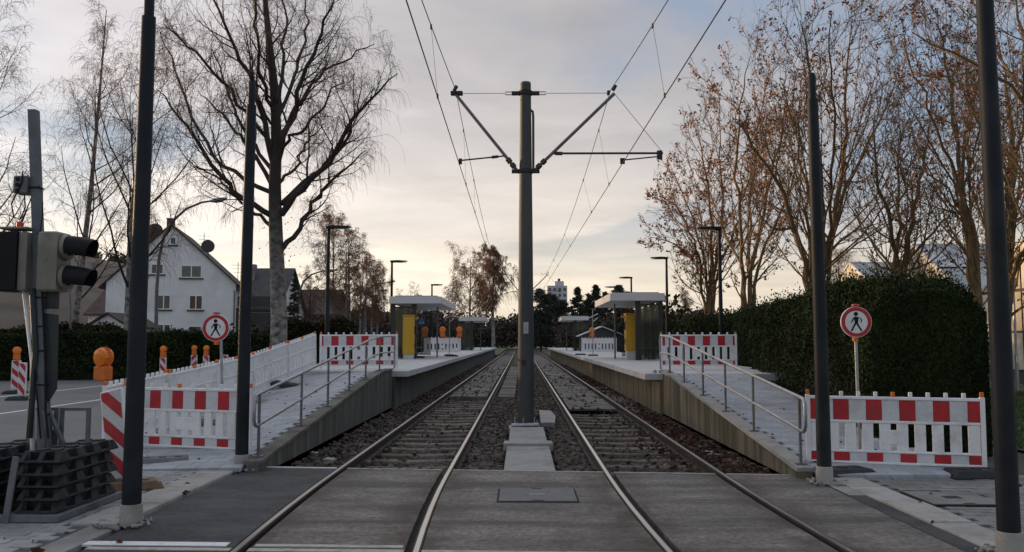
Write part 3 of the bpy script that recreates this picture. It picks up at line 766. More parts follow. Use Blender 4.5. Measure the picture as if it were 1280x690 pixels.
# ================================================================== OVERHEAD LINE
MX, MY = 0.09, 18.0
def overhead_mast(mx, my, label, near=True):
    t = thing('overhead_line_mast', label, 'mast', (mx, my, -0.1), group='overhead line masts')
    def lp(p): return (p[0] - mx, p[1] - my, p[2] + 0.1)
    hz = [-0.1, 0.4, 2, 4, 6, 7.28]
    m = MB(); m.tube([(0, 0, z + 0.1) for z in hz], [0.178, 0.176, 0.165, 0.15, 0.13, 0.117], 20)
    m.build('pole', M_MAST, t, True)
    m = MB(); m.lathe([(0.10, 7.38), (0.117, 7.38), (0.112, 7.41), (0.02, 7.43)], 16); m.build('pole_cap', M_GALV_DK, t)
    tips = []
    for s in (-1, 1):
        tipx = mx + s * (1.52 if s < 0 else 1.98 - 0.06)
        base = (mx + s * 0.17, my, 5.36); tip = (tipx, my, 7.06)
        m = MB(); m.tube([lp(base), lp(tip)], 0.036, 10)
        arm = m.build('bracket_arm', M_GALV_DK, t, True)
        d = np.array(tip) - np.array(base); d /= np.linalg.norm(d)
        for q in (0.16, 0.30):
            m = MB(); p0 = np.array(base) + d * q
            m.tube([lp(p0 - d * 0.05), lp(p0 + d * 0.05)], 0.062, 8); m.build('insulator', M_INSUL, arm)
        m = MB(); m.box(*sorted((lp(tip)[0] - 0.10, lp(tip)[0] + 0.16 * -s)), -0.05, 0.05, lp(tip)[2] - 0.03, lp(tip)[2] + 0.06, 0.01)
        m.tube([lp((tipx - 0.03, my, 7.13)), lp((tipx + 0.03, my, 7.24))], 0.04, 8); m.build('tip_clamp', M_WIRE, arm)
        m = MB(); m.tube([lp((mx + s * 0.42, my, 7.07)), lp((tipx - s * 0.1, my, 7.07))], 0.006, 5); m.build('tie_wire', M_WIRE, t)
        m = MB(); m.tube([lp((mx + s * 0.12, my, 7.07)), lp((mx + s * 0.26, my, 7.07))], 0.02, 6)
        for dz in (-0.03, 0.03): m.tube([lp((mx + s * 0.24, my, 7.07 + dz)), lp((mx + s * 0.44, my, 7.07 + dz))], 0.010, 6)
        m.build('strain_clamp', M_WIRE, t)
        # steady arm to the contact wire
        if s < 0:
            p0 = np.array(base) + d * 0.42
            m = MB(); m.tube([lp((p0[0], my, 5.70)), lp((mx - 1.41, my, 5.60))], 0.017, 6)
            m.tube([lp((p0[0] - 0.16, my, 5.685)), lp((p0[0] - 0.3, my, 5.67))], 0.032, 8)
            m.box(*[lp((mx - 1.44, 0, 0))[0], lp((mx - 1.37, 0, 0))[0]], -0.03, 0.03, lp((0, 0, 5.52))[2], lp((0, 0, 5.64))[2]); m.build('steady_arm', M_WIRE, t)
        else:
            p0 = np.array(base) + d * 0.56
            m = MB(); m.tube([lp((p0[0], my, p0[2])), lp((mx + 2.95, my, 5.75))], 0.024, 8); m.tube([lp((p0[0] + 0.06, my, p0[2])), lp((p0[0] + 0.22, my, p0[2] - 0.003))], 0.04, 8); m.build('registration_tube', M_INSUL, t)
            m = MB(); m.tube([lp((mx + 2.88, my, 5.68)), lp((mx + 2.08, my, 5.60))], 0.015, 6)
            m.box(lp((mx + 2.82, 0, 0))[0], lp((mx + 2.93, 0, 0))[0], -0.05, 0.05, lp((0, 0, 5.62))[2], lp((0, 0, 5.80))[2])
            m.box(lp((mx + 2.03, 0, 0))[0], lp((mx + 2.13, 0, 0))[0], -0.03, 0.03, lp((0, 0, 5.52))[2], lp((0, 0, 5.64))[2]); m.build('steady_arm', M_WIRE, t)
            m = MB(); m.tube([lp(tip), lp((mx + 2.93, my, 5.78))], 0.006, 5); m.build('stay_wire', M_WIRE, t)
    for z in (5.36, 7.07):
        m = MB(); m.lathe([(0.155 if z < 6 else 0.135, z + 0.06), (0.165 if z < 6 else 0.145, z + 0.06), (0.165 if z < 6 else 0.145, z + 0.14), (0.155, z + 0.14)], 16)
        for s in (-1, 1): m.box(*sorted((s * 0.14, s * 0.30)), -0.05, 0.05, z + 0.065, z + 0.135)
        m.build('collar', M_WIRE, t)
    if near:
        m = MB(); m.tube([lp((mx + 0.165, my - 0.02, 5.4)), lp((mx + 0.165, my - 0.02, 6.55)), lp((mx + 0.155, my - 0.02, 6.66)), lp((mx + 0.10, my - 0.02, 6.70))], 0.028, 8)
        m.build('conduit', M_MAST, t)
        m = MB(); m.box(-0.055, 0.055, -0.18, -0.172, 1.98, 2.22)
        p = m.build('number_plate', M_GALV, t)
        m = MB(); m.box(-0.09, 0.0, -0.19, -0.178, 1.33, 1.43); m.build('earth_terminal', M_WIRE, t)
        m = MB(); m.box(-0.36, 0.30, -0.40, 0.32, -0.14, 0.04, 0.015); m.build('foundation', M_CONC, t)
        m = MB(); m.box(-0.27, 0.27, -0.27, 0.27, 0.042, 0.075, 0.006); bp = m.build('base_plate', M_GALV_DK, t)
        for a in range(6):
            w = a * math.pi / 3 + 0.3
            m = MB(); m.lathe([(0.028, 0.0), (0.028, 0.04), (0.014, 0.045), (0.014, 0.16)], 6, (0.24 * math.cos(w), 0.24 * math.sin(w), 0.076)); m.build('bolt', M_GALV, bp)
        m = MB(); m.tube([(-0.30, -0.36, 0.09), (0.06, -0.37, 0.10), (0.26, -0.34, 0.10)], 0.045, 10); m.build('cable_pipe', M_GALV, t, True)
        m = MB(); m.tube([(0.16, -0.1, 0.1), (0.26, -0.15, 0.3), (0.27, -0.18, 0.12), (0.36, -0.3, 0.02), (0.7, -0.4, -0.06)], 0.02, 6); m.build('earth_cable', M_WIRE, t)
    return t
overhead_mast(MX, MY, 'tall grey steel mast with two bracket arms between the tracks, nearest one')
overhead_mast(MX + 0.12, 68.0, 'distant overhead line mast half hidden behind the near mast', False)
def wire(name, label, pts, r, drops=None):
    m = MB(); m.tube(pts, r, 6)
    t = tag(m.build(name, M_WIRE), label, 'wire', 'overhead wires')
    if drops:
        for a, c in drops:
            mm = MB(); mm.tube([a, c], 0.0035, 4); mm.build('dropper', M_WIRE, t)
            mm = MB(); mm.box(a[0] - 0.012, a[0] + 0.012, a[1] - 0.03, a[1] + 0.03, a[2] - 0.05, a[2] + 0.02); mm.box(c[0] - 0.012, c[0] + 0.012, c[1] - 0.03, c[1] + 0.03, c[2] - 0.02, c[2] + 0.05); mm.build('dropper_clamp', M_WIRE, t)
    return t
def sag(y):                              # messenger wire height over the rail
    a = abs(((y - MY) % 50.0) - 25.0) / 25.0
    return 5.85 + 1.29 * a * a
ysw = [-32 + 2 * k for k in range(76)]
for s, xm, xc, lab in ((-1, -1.42, -1.34, 'left'), (1, 1.93, 2.17, 'right')):
    xmf = lambda y: xm + (0.0 if s < 0 else -0.012 * (y - MY) * (1 if y > MY else 2.2) * (1 if y < 45 else 0) - (0.32 if y >= 45 else 0) * (1 if s > 0 else 0))
    xcf = lambda y: xc + (-0.006 * (y - MY) if s < 0 else -0.013 * (y - MY)) * (1 if y < 60 else 60 / y)
    drops = []
    for yd in (4, 13, 20.5, 25, 34, 43, 52, 61):
        drops.append(((xmf(yd), yd, sag(yd)), (xcf(yd), yd, 5.53)))
    wire('contact_wire', 'lower contact wire strung above the %s track' % lab, [(xcf(y), y, 5.53) for y in ysw[::4]], 0.0085)
    wire('messenger_wire', 'upper sagging carrying wire above the %s track with thin droppers' % lab, [(xmf(y), y, sag(y)) for y in ysw], 0.0075, drops)

# concrete slabs between the tracks in front of the mast
for (y0, y1, z, w, nm, lab) in ((11.56, 14.55, -0.05, 0.36, 'cable_duct_cover', 'long pale concrete duct slab between the tracks next to the crossing'), (14.95, 17.55, -0.03, 0.34, 'cable_duct_cover', 'concrete duct slab between the tracks right before the mast foot'), (14.56, 14.94, 0.0, 0.42, 'cable_duct_cover', 'narrow raised concrete cover plate between the two duct slabs')):
    m = MB(); m.box(0.11 - w, 0.11 + w, y0, y1, z - 0.15, z, 0.012); tag(m.build(nm, M_CONC), lab, 'slab', 'duct slabs between the tracks')
m = MB(); m.prism([(0.42, 18.6), (0.72, 18.6), (0.80, 20.2), (0.74, 21.8), (0.45, 22.0)], 0.2, 'z', -0.24); tag(m.build('concrete_block', M_CONC), 'pale rounded concrete block behind the mast beside the right rail', 'block')
# loose stones by the walls
for px, py, s, lab, mt in ((412, 577, (0.17, 0.13, 0.09), 'small square concrete block lying at the left wall foot by the crossing', M_CONC), (391, 567, (0.2, 0.14, 0.06), 'flat pale stone lying on the ballast by the left wall', M_CONC_PALE), (884, 567, (0.2, 0.12, 0.08), 'pale loose block on the ballast beside the right outer rail', M_CONC_PALE), (893, 572, (0.18, 0.14, 0.09), 'brownish loose block leaning on the pale one by the right rail', M_CONC), (905, 577, (0.2, 0.14, 0.07), 'dark loose block on the ballast right of the pale one', M_SLAB)):
    p = G(px, py, -0.14)
    m = MB(); m.box(-s[0] / 2, s[0] / 2, -s[1] / 2, s[1] / 2, 0, s[2], 0.015)
    o = m.build('loose_block', mt); o.location = (p[0], p[1], -0.175); o.rotation_euler = (0.08, 0.06, rng.uniform(-0.5, 0.5)); tag(o, lab, 'block')

# ================================================================== DARK STEEL POLES
def dark_pole(x, y, label, h=4.98, r0=0.088, r1=0.066, foot=0.19, lean=0.0):
    t = thing('steel_pole', label, 'pole', (x, y, 0.0), group='dark steel poles at the crossing')
    m = MB(); m.tube([(0, 0, 0.0), (0, 0, 2.0), (lean, 0, h - 0.06)], [r0, r0 * 0.93, r1], 24); m.build('shaft', M_POLE, t, True)
    m = MB(); m.lathe([(r1 * 0.72, h - 0.06), (r1 * 0.72, h + 0.25), (r1 * 0.5, h + 0.28)], 16, (lean, 0, 0)); m.build('top_spigot', M_POLE, t, True)
    m = MB(); m.lathe([(r0 + 0.012, 0), (r0 + 0.014, foot * 0.6), (r0 + 0.010, foot), (r0 - 0.004, foot + 0.006)], 24); m.build('concrete_collar', M_KERB, t, True)
    return t
dark_pole(-3.69, 8.12, 'dark grey steel pole with pale foot beside the stacked rubber plates', lean=0.01)
dark_pole(-3.80, 11.62, 'dark grey steel pole at the foot of the left ramp handrail', h=5.08, lean=0.02)
dark_pole(3.72, 10.62, 'dark grey steel pole at the foot of the right ramp handrail', h=4.85, lean=-0.02)
dark_pole(3.945, 7.05, 'dark grey steel pole at the right picture edge on the pale kerb', lean=-0.01)

# ================================================================== HANDRAILS
def handrail(sgn, ramp, ypost, yend, label):
    t = thing('handrail', label, 'railing', (sgn * 3.59, ypost[0], 0), group='ramp handrails')
    x0, y0 = 0, ypost[0]
    for yv in ypost:
        z = ramp(yv)
        m = MB(); m.tube([(0, yv - y0, z + 0.05), (0, yv - y0, z + 0.90)], 0.021, 10); p = m.build('post', M_GALV_DK, t, True)
        m = MB(); m.box(-0.07, 0.07, yv - y0 - 0.05, yv - y0 + 0.05, z + 0.066, z + 0.078); m.build('foot_plate', M_GALV_DK, p)
    a, b_ = ypost[0] - 0.12, yend
    top = [(0, yv - y0, ramp(yv) + 0.92) for yv in np.linspace(a, ypost[-1], 8)] + [(0, b_ - y0, PLZ + 0.94)]
    mid = [(0, yv - y0, ramp(yv) + 0.50) for yv in np.linspace(a, ypost[-1], 8)] + [(0, b_ - y0, PLZ + 0.5)]
    # near end loop: top rail turns down into the middle rail
    za, zb = ramp(a) + 0.92, ramp(a) + 0.50
    loop = [(0, a - y0 - 0.06, za - 0.02), (0, a - y0 - 0.10, za - 0.08), (0, a - y0 - 0.10, zb + 0.08), (0, a - y0 - 0.06, zb + 0.02)]
    m = MB(); m.tube(mid[::-1] + loop[::-1] + top, 0.0235, 10, True)
    far = [top[-1], (0, b_ - y0 + 0.06, PLZ + 0.92), (0, b_ - y0 + 0.09, PLZ + 0.85), (0, b_ - y0 + 0.09, PLZ + 0.02)]
    m.tube(far, 0.0235, 10); m.build('rail_tube', M_GALV, t, True)
    return t
handrail(-1, rampzL, [11.67, 13.9, 15.8, 17.75, 19.6, 21.5], 23.9, 'galvanised two-bar handrail climbing the left ramp')
handrail(1, rampzR, [11.1, 13.3, 15.1, 16.95, 18.9, 20.7], 22.0, 'galvanised two-bar handrail climbing the right ramp')

# ================================================================== SITE BARRIERS
_bc = {}
def _bm(key, fn, material, name):
    k = (key, material.name)
    if k not in _bc: m = MB(); fn(m); _bc[k] = m.mesh(name, material)
    return _bc[k]
def barrier(label, loc, rz, L=2.2, period=0.43, phase=0.1, red=True, pitch=0.0, group='site barriers', knobs=None, lamp=(), dark_slot=True, pick=0.215):
    t = thing('site_barrier', label, 'barrier', loc, (rng.normal(0, 0.012), -pitch + rng.normal(0, 0.004), rz + rng.normal(0, 0.012)), group)
    def part(nm, mt, *b, par=t, ch=0.0):
        m = MB(); m.box(*b, ch); return m.build(nm, mt, par)
    for x in (0, L): part('end_post', M_WHITE, x - 0.03, x + 0.03, -0.028, 0.028, 0.02, 1.0, ch=0.006)
    part('top_rail', M_WHITE, 0.032, L - 0.032, -0.03, 0.03, 0.945, 0.985, ch=0.006)
    part('middle_rail', M_WHITE, 0.032, L - 0.032, -0.028, 0.028, 0.635, 0.672, ch=0.006)
    part('lower_rail', M_WHITE, 0.032, L - 0.032, -0.028, 0.028, 0.248, 0.278, ch=0.006)
    part('bottom_rail', M_WHITE, 0.032, L - 0.032, -0.03, 0.03, 0.10, 0.132, ch=0.006)
    # reflective band, blocks of red and white
    def band(z0, z1, frac, nmr, nmw):
        x = 0.034; k = 0; xs = [0.034]
        q = -phase * period
        ed = []
        while q < L:
            ed.append((q, q + period * frac, True)); ed.append((q + period * frac, q + period, False)); q += period
        for a, c, isred in ed:
            a2, c2 = max(a, 0.034), min(c, L - 0.034)
            if c2 - a2 < 0.01: continue
            yo = -0.018 if isred else -0.016
            part(nmr if isred and red else nmw, M_REDF if isred and red else (M_FOIL if red else M_WHITE), a2 + 0.0015, c2 - 0.0015, yo, 0.012, z0, z1)
    if red:
        band(0.674, 0.943, 0.48, 'red_panel', 'white_panel'); band(0.134, 0.246, 0.48, 'red_panel', 'white_panel')
    else:
        part('white_panel', M_WHITE, 0.034, L - 0.034, -0.014, 0.014, 0.674, 0.943); part('white_panel', M_WHITE, 0.034, L - 0.034, -0.014, 0.014, 0.134, 0.246)
    nP = int(round(L / pick)); step = L / nP
    for k in range(nP):
        xc = (k + 0.5) * step
        part('picket', M_WHITE, xc - step * 0.31, xc + step * 0.31, -0.02, 0.016, 0.280, 0.633)
    mid = L / 2
    part('grip_plate', M_WHITE, mid - 0.16, mid + 0.16, -0.024, 0.012, 0.36, 0.55, ch=0.006)
    kn = knobs if knobs is not None else int(round(L / 0.22))
    for k in range(kn + 1):
        xc = 0.0 + L * k / kn
        mt = M_ORANGE if (k in (0, kn // 2) or k == kn) else M_WHITE
        z0 = 0.987 if 0 < k < kn else 1.002
        part('top_stud', mt, xc - 0.022, xc + 0.022, -0.022, 0.022, z0, z0 + 0.062, ch=0.005)
    return t
def foot(label, loc, rz=0.0, mt=None, s=1.0, group='rubber barrier feet'):
    """low recycled-rubber foot with sloped ends, slots and grip holes"""
    mt = mt or M_BLACK
    t = thing('barrier_foot', label, 'barrier foot', loc, (0, 0, rz), group)
    m = MB()
    a, b_, h = 0.40 * s, 0.20 * s, 0.10 * s
    v = []
    for (fx, fy, z) in ((1, 1, 0), (1, 1, 0.025), (0.78, 0.82, h), ):
        v += [(-a * fx, -b_ * fy, z), (a * fx, -b_ * fy, z), (a * fx, b_ * fy, z), (-a * fx, b_ * fy, z)]
    f = [(3, 2, 1, 0), (8, 9, 10, 11)]
    for r in range(2):
        for i in range(4): f.append((r * 4 + i, r * 4 + (i + 1) % 4, r * 4 + 4 + (i + 1) % 4, r * 4 + 4 + i))
    m.add(v, f); m.build('body', mt, t)
    for sx in (-0.5, 0, 0.5):
        m = MB(); m.box(a * sx - 0.045, a * sx + 0.045, -0.05, 0.05, h + 0.002, h + 0.012); m.build('slot_rim', mt, t)
    for sx in (-1, 1):
        for sy in (-0.4, 0.4):
            m = MB(); m.box(*sorted((sx * a * 0.80, sx * a * 0.98)), b_ * sy - 0.03, b_ * sy + 0.03, 0.026, 0.055); m.build('grip', mt, t)
    return t
# right of the crossing
rb0 = G(1010, 583, 0.1); rb1 = G(1231, 586, 0.1)
def bar_px(label, pa, pb, z, period, phase, **k):
    a, c = G(*pa, z + 0.1), G(*pb, z + 0.1)
    L = math.hypot(c[0] - a[0], c[1] - a[1])
    return barrier(label, (a[0], a[1], z), math.atan2(c[1] - a[1], c[0] - a[0]), L, period, phase, **k)
bar_px('red and white barrier across the right pavement in front of the hedge', (1011, 577), (1231, 584), 0.01, 0.412, 0.22, knobs=10)
foot('black rubber foot under the right pavement barrier at its outer end', (5.75, 10.95, 0.012), 0.1)
foot('black rubber foot behind the dark pole at the right ramp', (4.1, 11.05, 0.012), 0.2)
# left, foot of ramp
bar_px('red and white barrier across the foot of the left ramp', (155, 556), (309, 564), 0.03, 0.412, 0.83, knobs=9)
foot('grey worn rubber foot lying on the pavement behind the near left pole', (*G(203, 580, 0.02)[:2], 0.016), 0.35, M_GALV_DK)
# head of each ramp, standing on the platform
barrier('red and white barrier at the head of the left ramp', (-5.72, 24.2, PLZ), 0.0, 2.16, 0.427, 0.30, knobs=10)
barrier('red and white barrier at the head of the right ramp', (3.98, 24.3, PLZ), 0.0, 2.12, 0.427, -0.02 + 0.25, knobs=9)
# white barriers along the outer side of the left ramp
yrow = [12.7, 15.0, 17.3, 19.6, 21.9, 24.15]; xrow = [float(np.interp(y, [12, 19.4, 24.2], [-6.2, -6.2, -5.8])) for y in yrow]
ordw = ['first white barrier up the left ramp, beside the red and white one at its foot', 'second white barrier up the left ramp', 'third white barrier up the left ramp, in the middle of the row', 'fourth white barrier up the left ramp', 'topmost white barrier up the left ramp with rust-orange stains']
for i in range(5):
    ya, yb, xa, xb = yrow[i], yrow[i + 1], xrow[i], xrow[i + 1]
    barrier(ordw[i], (xa, ya, zrow(ya) + 0.012), math.atan2(yb - ya, xb - xa), math.hypot(yb - ya, xb - xa) - 0.05, red=False, pitch=math.atan((zrow(yb) - zrow(ya)) / (yb - ya)), group='white barriers along the left ramp', knobs=12)
for i, (yv, mt, lab) in enumerate(((15.3, M_WOODP, 'brownish barrier foot on the left ramp, lowest of the three'), (18.3, M_CONC, 'pale barrier foot on the left ramp, middle of the three'), (20.8, M_BLACK, 'black rubber barrier foot near the top of the left ramp'))):
    o = foot(lab, (-5.75, yv, surfL(5.75, yv) + 0.002), 0.0, mt); o.rotation_euler = (math.atan(0.07), math.atan(-(surfL(5.85, yv) - surfL(5.65, yv)) / 0.2), 0)
# platforms, far
def plain(label, x, y, L, **k): return barrier(label, (x, y, PLZ), 0.0, L, red=False, knobs=10, **k)
plain('white barrier on the left platform beyond the yellow machine', -5.95, 52.0, 2.2, group='white barriers on the platforms')
plain('white barrier with orange lamp on the right platform behind the shelter post', 3.9, 55.0, 2.2, group='white barriers on the platforms')
def warn_lamp(label, loc, s=1.0, grp='amber warning lamps', rz=0.0):
    t = thing('warning_lamp', label, 'lamp', loc, (0, 0, rz), grp)
    m = MB(); m.box(-0.075 * s, 0.075 * s, -0.05 * s, 0.05 * s, 0, 0.15 * s, 0.015 * s); m.build('battery_box', M_ORANGE, t)
    m = MB(); m.lathe([(0.055 * s, -0.06 * s), (0.088 * s, -0.05 * s), (0.095 * s, -0.02 * s), (0.095 * s, 0.02 * s), (0.088 * s, 0.05 * s), (0.055 * s, 0.06 * s)], 20, (0, 0, 0.235 * s), 'y'); l = m.build('lens', M_LENS, t, True)
    m = MB()
    for k in range(24):
        w = k * math.pi / 12
        m.box(0.098 * s * math.cos(w) - 0.006 * s, 0.098 * s * math.cos(w) + 0.006 * s, -0.022 * s, 0.022 * s, 0.235 * s + 0.098 * s * math.sin(w) - 0.006 * s, 0.235 * s + 0.098 * s * math.sin(w) + 0.006 * s)
    m.build('lens_rim', M_ORANGE, l)
    return t
for i, x in enumerate((-5.9, -4.83, -3.8)):
    warn_lamp(['amber lamp on the left end of the left platform barrier', 'amber lamp on the middle of the left platform barrier', 'amber lamp on the right end of the left platform barrier'][i], (x, 51.94, PLZ + 1.05), 1.9)
warn_lamp('orange lamp above the white barrier on the right platform', (4.55, 54.94, PLZ + 1.05), 1.9)
# ================================================================== BEACON BOARDS
def beacon(label, loc, rz=0, h=1.0, w=0.25, lamp=None, tilt=(0, 0), flip=1, lift=0.12, footmt=None, group='red and white beacon boards', foots=True):
    t = thing('beacon_board', label, 'beacon board', loc, (tilt[0], tilt[1], rz), group)
    m = MB(); m.box(-w / 2 - 0.015, w / 2 + 0.015, -0.022, 0.022, lift, lift + h, 0.015); m.build('board', M_WHITE, t)
    m = MB(); m.box(-w / 2 + 0.004, w / 2 - 0.004, -0.026, -0.0235, lift + 0.022, lift + h - 0.022); m.build('white_sheet', M_FOIL, t)
    q = -w; per = 0.36
    while q < h + w:
        poly = [(-w / 2 + 0.004, 0), (w / 2 - 0.004, 0), (w / 2 - 0.004, 3), (-w / 2 + 0.004, 3)]
        # stripe: q < z + flip*x < q+per/2
        s_ = flip * 1.0
        big = [(-w / 2 + 0.004, -1), (w / 2 - 0.004, -1), (w / 2 - 0.004, 2), (-w / 2 + 0.004, 2)]
        p = clip_poly(big, s_, 1, q + per * 0.5); p = clip_poly(p, -s_, -1, -q) if p else p
        p = clip_poly(p, 0, 1, h - 0.024) if p else p; p = clip_poly(p, 0, -1, -0.024) if p else p
        if p and len(p) >= 3:
            mm = MB(); mm.prism([(a, c + lift) for a, c in p], 0.003, 'y', -0.0295); mm.build('red_stripe', M_REDF, t)
        q += per
    m = MB(); m.box(-0.03, 0.03, -0.03, 0.03, 0.0, lift); m.build('stem', M_GALV_DK, t)
    if lamp: pass
    return t
def pg(px, py, z=-0.045): p = G(px, py, z); return (p[0], p[1], z)
nb = beacon('tilted red and white beacon board between rubber plates and near left pole', (-4.60, 9.85, 0.02), R(-14), 1.05, 0.27, tilt=(R(-5), R(-13)), flip=1)
warn_lamp('large orange lamp on the tilted beacon board', (*P(128.5, 476, 9.86)[:2], P(128.5, 476, 9.86)[2]), 1.16, rz=R(-25))
foot('yellow-edged rubber foot of the tilted beacon board behind the near left pole', (-4.58, 9.9, 0.016), 0.5, M_WOODP)
for px, py, D_h, lab, lamp, rz, fl in (
        (27, 500, 1.0, 'nearer beacon board of the pair at the left picture edge', False, -15, 1),
        (19, 492, 1.0, 'farther beacon board with orange lamp at the left picture edge', True, 20, 1),
        (137, 474, 1.0, 'beacon board with two orange lamps behind the tilted one, across the road', True, 25, 1),
        (203, 482, 1.0, 'beacon board with amber lamp standing alone before the hedge right of the near pole', True, -12, 1),
        (242, 474, 1.0, 'left one of the two beacon boards left of the round sign', True, 10, -1),
        (257, 476, 1.0, 'right one of the two beacon boards left of the round sign', True, -5, 1),
        (268, 466, 1.0, 'beacon board half hidden behind the left round sign post', False, 5, -1),
        (281, 474, 1.0, 'beacon board right of the left round sign post', False, -5, 1)):
    p = pg(px, py)
    beacon(lab, p, R(rz), 1.0, 0.25, flip=fl)
    if px < 250 or px == 257:
        foot('black rubber foot under the ' + {27: 'nearer board of the left-edge pair', 19: 'farther board of the left-edge pair', 137: 'board behind the tilted one', 203: 'lone beacon board before the hedge', 242: 'left board of the pair by the sign', 257: 'right board of the pair by the sign'}[px], (p[0], p[1], p[2]), R(rz) + 0.3)
    if lamp: warn_lamp('amber lamp on the ' + {19: 'farther board of the left-edge pair', 137: 'board behind the tilted one', 203: 'lone beacon board before the hedge', 242: 'left board of the pair by the round sign', 257: 'right board of the pair by the round sign'}[px], (p[0], p[1], p[2] + 1.125), 1.35, rz=R(rz))
# ================================================================== ROUND SIGNS
def man(scale=1.0):
    """walking figure of the pedestrian ban, as flat polygons (x,z)"""
    P_ = []
    P_.append([(0.055 * math.cos(k * math.pi / 8) * 0.75 - 0.005, 0.155 + 0.055 * 0.75 * math.sin(k * math.pi / 8)) for k in range(16)])
    P_.append([(-0.045, 0.10), (0.035, 0.10), (0.045, 0.085), (0.030, -0.02), (-0.032, -0.02), (-0.038, 0.06)])
    P_.append([(-0.045, 0.10), (-0.038, 0.062), (-0.075, 0.012), (-0.088, -0.015), (-0.103, -0.005), (-0.088, 0.03)])
    P_.append([(0.035, 0.10), (0.046, 0.082), (0.088, 0.050), (0.085, -0.005), (0.105, -0.005), (0.108, 0.055)])
    P_.append([(-0.032, -0.018), (0.012, -0.018), (-0.045, -0.105), (-0.085, -0.182), (-0.115, -0.170), (-0.07, -0.09)])
    P_.append([(-0.008, -0.018), (0.030, -0.018), (0.062, -0.085), (0.112, -0.165), (0.088, -0.182), (0.030, -0.095)])
    return [[(a * scale, c * scale) for a, c in p] for p in P_]
def round_sign(label, c, ground_z, rz=0.0, postdx=0.0, r=0.30):
    t = thing('round_sign', label, 'sign', (c[0], c[1], ground_z), (0, 0, rz), 'round no-pedestrian signs')
    z = c[2] - ground_z
    def disc(rad, y0, y1, mt, nm, par=t, n=40):
        m = MB(); m.prism([(rad * math.cos(2 * math.pi * k / n), z + rad * math.sin(2 * math.pi * k / n)) for k in range(n)][::-1], y1 - y0, 'y', y0); return m.build(nm, mt, par)
    d = disc(r, -0.012, 0.012, M_WHITE, 'disc')
    m = MB(); n = 40
    for k in range(n):
        a, b_ = 2 * math.pi * k / n, 2 * math.pi * (k + 1) / n
        ro, ri = r * 0.965, r * 0.735
        q = [(ro * math.cos(a), z + ro * math.sin(a)), (ro * math.cos(b_), z + ro * math.sin(b_)), (ri * math.cos(b_), z + ri * math.sin(b_)), (ri * math.cos(a), z + ri * math.sin(a))]
        m.prism(q[::-1], 0.002, 'y', -0.0155)
    m.build('red_ring', M_REDF, d)
    m = MB()
    for p in man(r / 0.30): m.prism([(a, c_ + z) for a, c_ in p], 0.002, 'y', -0.0156)
    m.build('pictogram', M_BLACKP, d)
    m = MB(); m.tube([(postdx, 0.045, 0.0), (postdx * 0.5, 0.045, z - r), (0, 0.045, z + r * 0.7)], 0.022, 12); m.build('post', M_GALV, t, True)
    m = MB(); m.box(-0.04, 0.045, -0.03, 0.05, z + r + 0.003, z + r + 0.035, 0.008); m.build('clamp', M_REDP, t)
    m = MB(); m.box(-0.032, 0.032, 0.014, 0.07, z - r - 0.05, z - r + 0.0); m.build('bracket', M_ORANGE, t)
    return t
round_sign('round red-ringed no-pedestrians sign on the left above the white barriers', P(270, 410, 13.25), surfL(4.7, 13.25), 0.0, 0.14, 0.212)
round_sign('round red-ringed no-pedestrians sign on the right in front of the hedge', P(1070, 402.5, 11.75), 0.02, 0.0, 0.015, 0.212)
foot('rubber foot at the bottom of the right round sign post', (*P(1071, 402, 11.75)[:2], 0.014), 0.0)
# ================================================================== TRAFFIC SIGNAL ON ITS BALLAST
TX, TY = -4.86, 8.75
ts = thing('temporary_traffic_signal', 'leaning temporary traffic signal with two hooded heads on the left', 'traffic light', (TX, TY, 0.02))
topx = P(42, 140, TY)[0] - TX; topz = P(42, 140, TY)[2]
def ax(z): return 0.03 + (topx - 0.03) * (z / topz)      # leaning axis
m = MB(); z0, z1 = 0.35, topz
for (za, zb) in ((z0, z1),):
    k = 0.042
    m.add([(ax(za) - k, -k, za), (ax(za) + k, -k, za), (ax(za) + k, k, za), (ax(za) - k, k, za), (ax(zb) - k, -k, zb), (ax(zb) + k, -k, zb), (ax(zb) + k, k, zb), (ax(zb) - k, k, zb)],
          [(3, 2, 1, 0), (4, 5, 6, 7), (0, 1, 5, 4), (1, 2, 6, 5), (2, 3, 7, 6), (3, 0, 4, 7)])
m.build('mast', mat('mast_painted', (0.12, 0.14, 0.155), 0.55, 0.2, scale=5, var=0.2), ts)
m = MB(); m.add([(ax(.35) - .055, -.06, .0), (ax(.35) + .0, -.06, .0), (ax(1.0) + .05, -.06, 1.0), (ax(1.0) - .05, -.06, 1.0), (ax(.35) - .055, .06, .0), (ax(.35) + .0, .06, .0), (ax(1.0) + .05, .06, 1.0), (ax(1.0) - .05, .06, 1.0)], [(0, 1, 2, 3), (7, 6, 5, 4), (0, 4, 5, 1), (1, 5, 6, 2), (2, 6, 7, 3), (3, 7, 4, 0)])
m.tube([(ax(1.0), 0.02, 1.05), (0.12, 0.10, 0.62)], 0.03, 6); m.tube([(ax(1.0) - 0.02, 0.06, 1.0), (-0.02, 0.35, 0.1)], 0.03, 6); m.build('mast_shoe', M_GALV_DK, ts)
